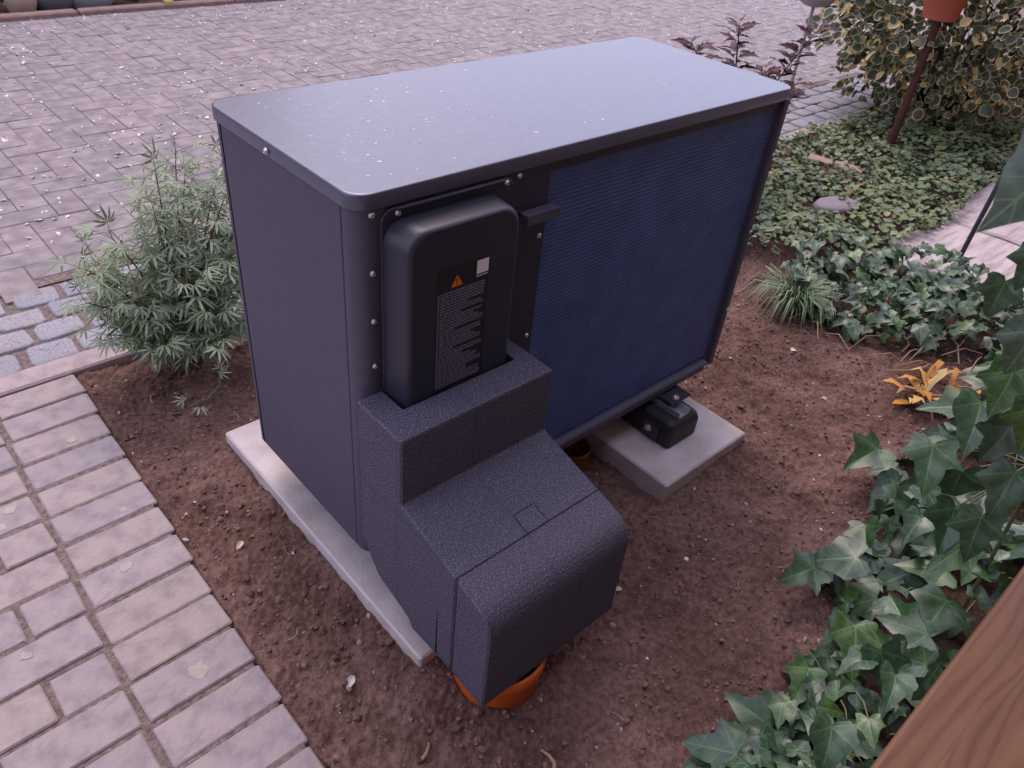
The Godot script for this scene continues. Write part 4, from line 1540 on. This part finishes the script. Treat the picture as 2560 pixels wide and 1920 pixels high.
	for i in 300:
		var a := rf(0, TAU)
		var l := rf(0.1, 0.21)
		var d := Vector3(cos(a), 0, sin(a))
		var side := Vector3(-sin(a), 0, cos(a)) * rf(0.0016, 0.0028)
		var lean := rf(0.3, 1.1)
		var b0 := d * rf(0, 0.03)
		var p1 := b0 + d * l * 0.3 * lean + Vector3(0, l * 0.55, 0)
		var p2 := b0 + d * l * 0.68 * lean + Vector3(0, l * (0.78 - 0.2 * lean), 0)
		var p3 := b0 + d * l * 0.98 * lean + Vector3(0, maxf(0.01, l * (0.8 - 0.65 * lean)), 0)
		mb.col = Color(0.1, 0.17, 0.08).lerp(Color(0.22, 0.3, 0.17), rng.randf())
		if rng.randf() < 0.08: mb.col = Color(0.45, 0.4, 0.25)
		mb.quad(b0 - side, b0 + side, p1 + side, p1 - side, 1)
		mb.quad(p1 - side, p1 + side, p2 + side * 0.8, p2 - side * 0.8, 1)
		mb.tri(p2 - side * 0.8, p2 + side * 0.8, p3, 1)
	put("blades", mb.done(), mats["leaf_flat"], tuft).set_meta("kind", "stuff")
	# withered yellow plant
	var yl := thing("yellow_plant", Vector3(1.72, soil_h(1.72, 0.4), 0.4), "withered plant with yellow orange blades at the edge of the ivy", "plant")
	for i in 34:
		mb = MB.new()
		var a := rf(0, TAU)
		var l := rf(0.05, 0.12)
		var at := Vector3(rf(-0.09, 0.09), 0, rf(-0.07, 0.07))
		var d := Vector3(cos(a), 0, sin(a))
		var side := Vector3(-sin(a), 0, cos(a)) * rf(0.006, 0.015)
		var rise := rf(0.1, 0.95)
		mb.col = [Color(0.6, 0.27, 0.04), Color(0.5, 0.2, 0.03), Color(0.62, 0.38, 0.1), Color(0.5, 0.42, 0.2), Color(0.36, 0.2, 0.09)][i % 5]
		var p1 := at + d * l * 0.35 + Vector3(0, l * 0.6 * rise, 0)
		var p2 := at + d * l * 0.75 + Vector3(0, l * rise, 0)
		var p3 := at + d * l * 1.05 + Vector3(0, l * rise * rf(0.7, 1.05), 0)
		mb.quad(at - side * 0.4, at + side * 0.4, p1 + side, p1 - side, 1)
		mb.quad(p1 - side, p1 + side, p2 + side * 0.9, p2 - side * 0.9, 1)
		mb.tri(p2 - side * 0.9, p2 + side * 0.9, p3, 1)
		put("blade", mb.done(), mats["leaf_flat"], yl)
	# dry twigs and stalks
	var tw := [[1.62, 0.42, 0.12, 0.9, "pale dry stalk on the soil below the yellow plant"], [1.9, 0.22, 0.1, 0.3, "pale bent twig at the edge of the ivy patch"], [1.78, 0.3, 0.16, -0.5, "long dry twig between the ivy patch and the yellow plant"], [1.35, 0.5, 0.06, 1.8, "short curled brown twig under the near ivy leaves"], [0.05, 0.47, 0.05, 1.2, "thin pale straw upright in the soil left of the orange pipe"], [-0.1, 0.32, 0.035, 0.4, "small pale straw on the soil beside the path"]]
	for q in tw:
		mb = MB.new()
		var l: float = q[2]
		mb.tube([Vector3(-l / 2, 0, 0), Vector3(-l * 0.1, 0.012, l * 0.12), Vector3(l * 0.2, 0.01, l * 0.05), Vector3(l / 2, 0.004, -l * 0.1)], [0.0032, 0.0035, 0.003, 0.002], 6)
		o = put("twig", mb.done(), mats["twig"])
		o.position = Vector3(q[0], soil_h(q[0], q[1]) + 0.004, q[1])
		o.rotation.y = q[3]
		tag(o, q[4], "twig")
	# fallen petals and seeds on the soil
	var pet := [[1.53, 0.02, 0.03, Color(0.75, 0.66, 0.55), "cream petal with a tan tip on the soil right of the heat pump"], [1.42, 0.2, 0.026, Color(0.6, 0.42, 0.26), "tan seed husk on the soil below the cream petal"], [1.78, 0.09, 0.02, Color(0.6, 0.36, 0.26), "small pinkish husk on the soil near the ivy patch"], [0.61, 0.33, 0.016, Color(0.75, 0.73, 0.72), "white fleck on the soil in front of the right slab"], [0.43, 0.3, 0.02, Color(0.6, 0.55, 0.5), "pale crumb on the soil right of the foam housing"], [-0.03, -0.99, 0.03, Color(0.5, 0.4, 0.36), "pinkish leaf bit at the path's inner corner by the kerb"], [-0.13, -0.28, 0.02, Color(0.6, 0.48, 0.36), "curled pale husk on the soil between path and left slab"], [-0.12, 0.13, 0.024, Color(0.66, 0.62, 0.56), "pale triangular chip on the soil near the path's edge"]]
	for q in pet:
		o = put("petal", fan_leaf(OVAL, 0.25, 0.5, -0.5, q[3], q[3] * 0.85, 0.45, int(q[0] * 100) + 1300), mats["leaf_flat"])
		o.transform = Transform3D(basis_from(Vector3(sin(q[0] * 9.0), 0.1, cos(q[0] * 9.0)), Vector3(0.1, 1, 0.1), q[2]), Vector3(q[0], soil_h(q[0], q[1]) + 0.006, q[1]))
		tag(o, q[4], "petal")

func build_far_bed() -> void:
	var mb := MB.new()
	mb.col = Color(0.1, 0.06, 0.05)
	mb.quad(Vector3(-4, 0.02, -4.7), Vector3(8, 0.02, -4.7), Vector3(8, 0.12, -7.5), Vector3(-4, 0.12, -7.5))
	put("far_soil", mb.done(), mats["soil"]).set_meta("kind", "structure")
	var lab := ["round dark stone at the far left in the bed across the drive", "long grey stone beside the round dark one across the drive", "small reddish stone at the left end of the far bed"]
	for k in 3:
		mb = MB.new()
		mb.col = [Color(0.07, 0.07, 0.08), Color(0.2, 0.19, 0.2), Color(0.25, 0.17, 0.14)][k]
		mb.lathe([Vector2(0.1, -0.05), Vector2(0.13, 0.03), Vector2(0.1, 0.09), Vector2(0.04, 0.11)], 10, 1)
		var o := put("stone", mb.done(), mats["bits"])
		o.position = Vector3([0.92, 1.14, 0.74][k], 0.06, [-4.86, -4.88, -4.83][k])
		o.scale = Vector3([1.0, 1.3, 0.7][k], 0.8, 0.7)
		tag(o, lab[k], "stone")
	var kinds := []
	for k in 3: kinds.append(fan_leaf(OVAL, 0.2, 0.3, 0.0, Color(1, 1, 1), Color(1, 1, 1), 0.45, 1400 + k))
	for k in 3:
		var xs := []
		var cs := []
		for i in 500:
			var x := rf(0.2, 4.5)
			var z := rf(-5.9, -4.86)
			xs.append(Transform3D(basis_from(Vector3(rf(-1, 1), rf(-0.3, 0.5), rf(-1, 1)), Vector3(rf(-0.4, 0.4), 1, rf(-0.4, 0.4)).normalized(), rf(0.05, 0.1)), Vector3(x, rf(0.04, 0.1) + (-4.86 - z) * rf(0.1, 0.5), z)))
			cs.append(Color(0.05, 0.06, 0.035).lerp(Color(0.13, 0.14, 0.09), rng.randf()))
		tag(multi("far_foliage", kinds[k], mats["leaf"], xs, cs), "dark low foliage in the bed across the drive", "foliage", "foliage across the drive")
	var ly := fan_leaf(BROAD, 0.2, 0.3, 0.0, Color(0.62, 0.55, 0.08), Color(0.62, 0.55, 0.08), 0.45, 1450)
	var o1 := put("fallen_leaf", ly, mats["leaf_flat"])
	o1.transform = Transform3D(basis_from(Vector3(0.2, 0.8, -0.3), Vector3(-0.3, 0.5, 0.8).normalized(), 0.12), Vector3(1.55, 0.06, -4.66))
	tag(o1, "yellow green leaf leaning on the far kerb, nearer the left", "leaf")
	var lo := fan_leaf(BROAD, 0.2, 0.3, 0.0, Color(0.72, 0.38, 0.04), Color(0.72, 0.38, 0.04), 0.45, 1451)
	var o2 := put("fallen_leaf", lo, mats["leaf_flat"])
	o2.transform = Transform3D(basis_from(Vector3(-0.5, 0.5, -0.3), Vector3(-0.3, 0.6, 0.7).normalized(), 0.11), Vector3(2.02, 0.08, -4.7))
	tag(o2, "orange yellow leaf on the far kerb at the top of the picture", "leaf")

func build_litter() -> void:
	# clods and crumbs on the soil
	var kinds := []
	for k in 3:
		var r := RandomNumberGenerator.new()
		r.seed = 1500 + k
		var mb := MB.new()
		var rings := []
		for lv in [[-0.5, 0.6], [-0.1, 1.0], [0.35, 0.85], [0.65, 0.4]]:
			var ring := PackedVector3Array()
			for i in 6:
				var a := TAU * i / 6 + r.randf_range(-0.2, 0.2)
				var q: float = lv[1] * r.randf_range(0.75, 1.2)
				ring.append(Vector3(q * cos(a), lv[0] + r.randf_range(-0.1, 0.1), -q * sin(a)))
			rings.append(ring)
		mb.loft(rings, 1 if k == 0 else -1)
		kinds.append(mb.done())
	for k in 3:
		var xs := []
		var cs := []
		while xs.size() < 5200:
			var x := rf(-0.27, 2.1)
			var z := rf(-1.04, 0.72)
			if x < -0.2 - 0.0303 * (z + 1.065): continue
			if x > 0.7 and x < 1.06 and z < 0.18 and z > -0.6: continue
			if x > -0.02 and x < 0.34 and z < 0.19 and z > -0.6: continue
			var s := 0.0011 + 0.0052 * pow(rng.randf(), 3.0)
			if rng.randf() < 0.006: s = rf(0.006, 0.011)
			xs.append(Transform3D(Basis.from_euler(Vector3(rf(-0.6, 0.6), rf(0, TAU), rf(-0.6, 0.6))) * Basis.from_scale(Vector3(s, s * rf(0.6, 1.0), s * rf(0.7, 1.2))), Vector3(x, soil_h(x, z) + s * 0.15, z)))
			var c := Color(0.16, 0.093, 0.078).lerp(Color(0.25, 0.155, 0.134), rng.randf())
			if rng.randf() < 0.03: c = Color(0.35, 0.29, 0.27)
			cs.append(c)
		tag(multi("soil_clods", kinds[k], mats["clod"], xs, cs), "crumbly brown clods strewn over the bare soil", "soil", "clods on the soil")
	# bigger lumps, most of them on the dug strip by the path
	for k in 3:
		var xb := []
		var cb := []
		while xb.size() < 42:
			var x := rf(-0.2, 0.0) if rng.randf() < 0.6 else rf(-0.2, 1.7)
			var z := rf(-0.95, 0.65)
			if x < -0.19 - 0.0303 * (z + 1.065): continue
			if x > 0.68 and x < 1.08 and z < 0.2 and z > -0.6: continue
			if x > -0.03 and x < 0.36 and z < 0.36 and z > -0.6: continue
			var s := rf(0.004, 0.0095)
			xb.append(Transform3D(Basis.from_euler(Vector3(rf(-0.6, 0.6), rf(0, TAU), rf(-0.6, 0.6))) * Basis.from_scale(Vector3(s, s * rf(0.6, 0.9), s * rf(0.7, 1.2))), Vector3(x, soil_h(x, z) + s * 0.1, z)))
			cb.append(Color(0.16, 0.093, 0.078).lerp(Color(0.25, 0.155, 0.134), rng.randf()))
		tag(multi("soil_lumps", kinds[k], mats["soil"], xb, cb), "larger lumps of brown earth lying on the bare soil", "soil", "lumps on the soil")
	# fine roots and straws
	var rk := MB.new()
	rk.tube([Vector3(-1, 0, 0), Vector3(-0.5, 0.12, 0.2), Vector3(0, 0.16, 0.15), Vector3(0.5, 0.1, -0.1), Vector3(1, 0, -0.05)], [0.03, 0.04, 0.04, 0.035, 0.02], 4)
	var xr := []
	var cr := []
	while xr.size() < 170:
		var x := rf(-0.22, 2.0)
		var z := rf(-1.0, 0.66)
		if x < -0.19 - 0.0303 * (z + 1.065): continue
		if x > 0.68 and x < 1.08 and z < 0.2 and z > -0.6: continue
		if x > -0.04 and x < 0.36 and z < 0.22 and z > -0.6: continue
		var s := rf(0.006, 0.024)
		xr.append(Transform3D(Basis.from_euler(Vector3(rf(-0.3, 0.3), rf(0, TAU), rf(-0.35, 0.35))) * Basis.from_scale(Vector3(s, s, s * rf(-1.5, 1.5))), Vector3(x, soil_h(x, z) + 0.003, z)))
		cr.append(Color(0.24, 0.15, 0.12).lerp(Color(0.46, 0.34, 0.24), rng.randf()))
	tag(multi("fine_roots", rk.done(), mats["bits"], xr, cr), "fine pale roots and straws lying on the soil", "roots")
	# white grit, pale straws
	var xs2 := []
	var cs2 := []
	while xs2.size() < 240:
		var x := rf(-0.24, 2.0)
		var z := rf(-1.0, 0.7)
		if x < -0.2 - 0.0303 * (z + 1.065): continue
		if x > 0.7 and x < 1.06 and z < 0.18 and z > -0.6: continue
		if x > -0.02 and x < 0.34 and z < 0.19 and z > -0.6: continue
		var s := rf(0.0012, 0.0042)
		xs2.append(Transform3D(Basis.from_euler(Vector3(rf(-1, 1), rf(0, TAU), rf(-1, 1))) * Basis.from_scale(Vector3(s * rf(0.8, 2.2), s * 0.7, s)), Vector3(x, soil_h(x, z) + s * 0.5, z)))
		cs2.append(Color(0.4, 0.3, 0.22).lerp(Color(0.72, 0.68, 0.66), rng.randf()))
	tag(multi("white_grit", kinds[1], mats["bits"], xs2, cs2), "pale grit and straw bits scattered on the soil", "grit")
	# pale petals and leaf bits blown over the drive
	var fl := fan_leaf(OVAL, 0.15, 0.4, -0.4, Color(1, 1, 1), Color(1, 1, 1), 0.45, 1600)
	var xs3 := []
	var cs3 := []
	while xs3.size() < 3400:
		var z := -1.6 - 3.1 * rng.randf()
		var x := rf(-0.6, 7.0)
		if rng.randf() > 0.5 + 1.1 * nz.get_noise_2d(x * 1.4, z * 1.4): continue
		var s := rf(0.006, 0.02)
		if rng.randf() < 0.05: s = rf(0.02, 0.032)
		var a := rf(0, TAU)
		xs3.append(Transform3D(basis_from(Vector3(cos(a), rf(-0.1, 0.15), sin(a)), Vector3(rf(-0.25, 0.25), 1, rf(-0.25, 0.25)).normalized(), s), Vector3(x, 0.026, z)))
		cs3.append(Color(0.48, 0.43, 0.42).lerp(Color(0.8, 0.76, 0.74), rng.randf()))
	tag(multi("petal_litter", fl, mats["leaf_flat"], xs3, cs3), "small whitish petals and leaf bits strewn over the brick drive", "litter")
	# specks on the lid
	var xs4 := []
	var cs4 := []
	while xs4.size() < 320:
		var x := clampf(absf(rng.randfn(0.0, 0.42)) + 0.03, 0.0, 1.08)
		var z := rf(-0.42, -0.02)
		if rng.randf() < 0.5: x = rf(0.05, 0.4)
		var s := 0.0009 + 0.0026 * pow(rng.randf(), 3.0)
		xs4.append(Transform3D(Basis(Vector3.UP, rf(0, TAU)) * Basis.from_scale(Vector3(s * rf(0.8, 1.8), 0.00015, s)), Vector3(x, 0.87262, z)))
		cs4.append(Color(0.32, 0.32, 0.38).lerp(Color(0.7, 0.7, 0.78), pow(rng.randf(), 2.0)))
	tag(multi("lid_specks", kinds[0], mats["bits"], xs4, cs4), "whitish specks on the heat pump's lid", "specks")
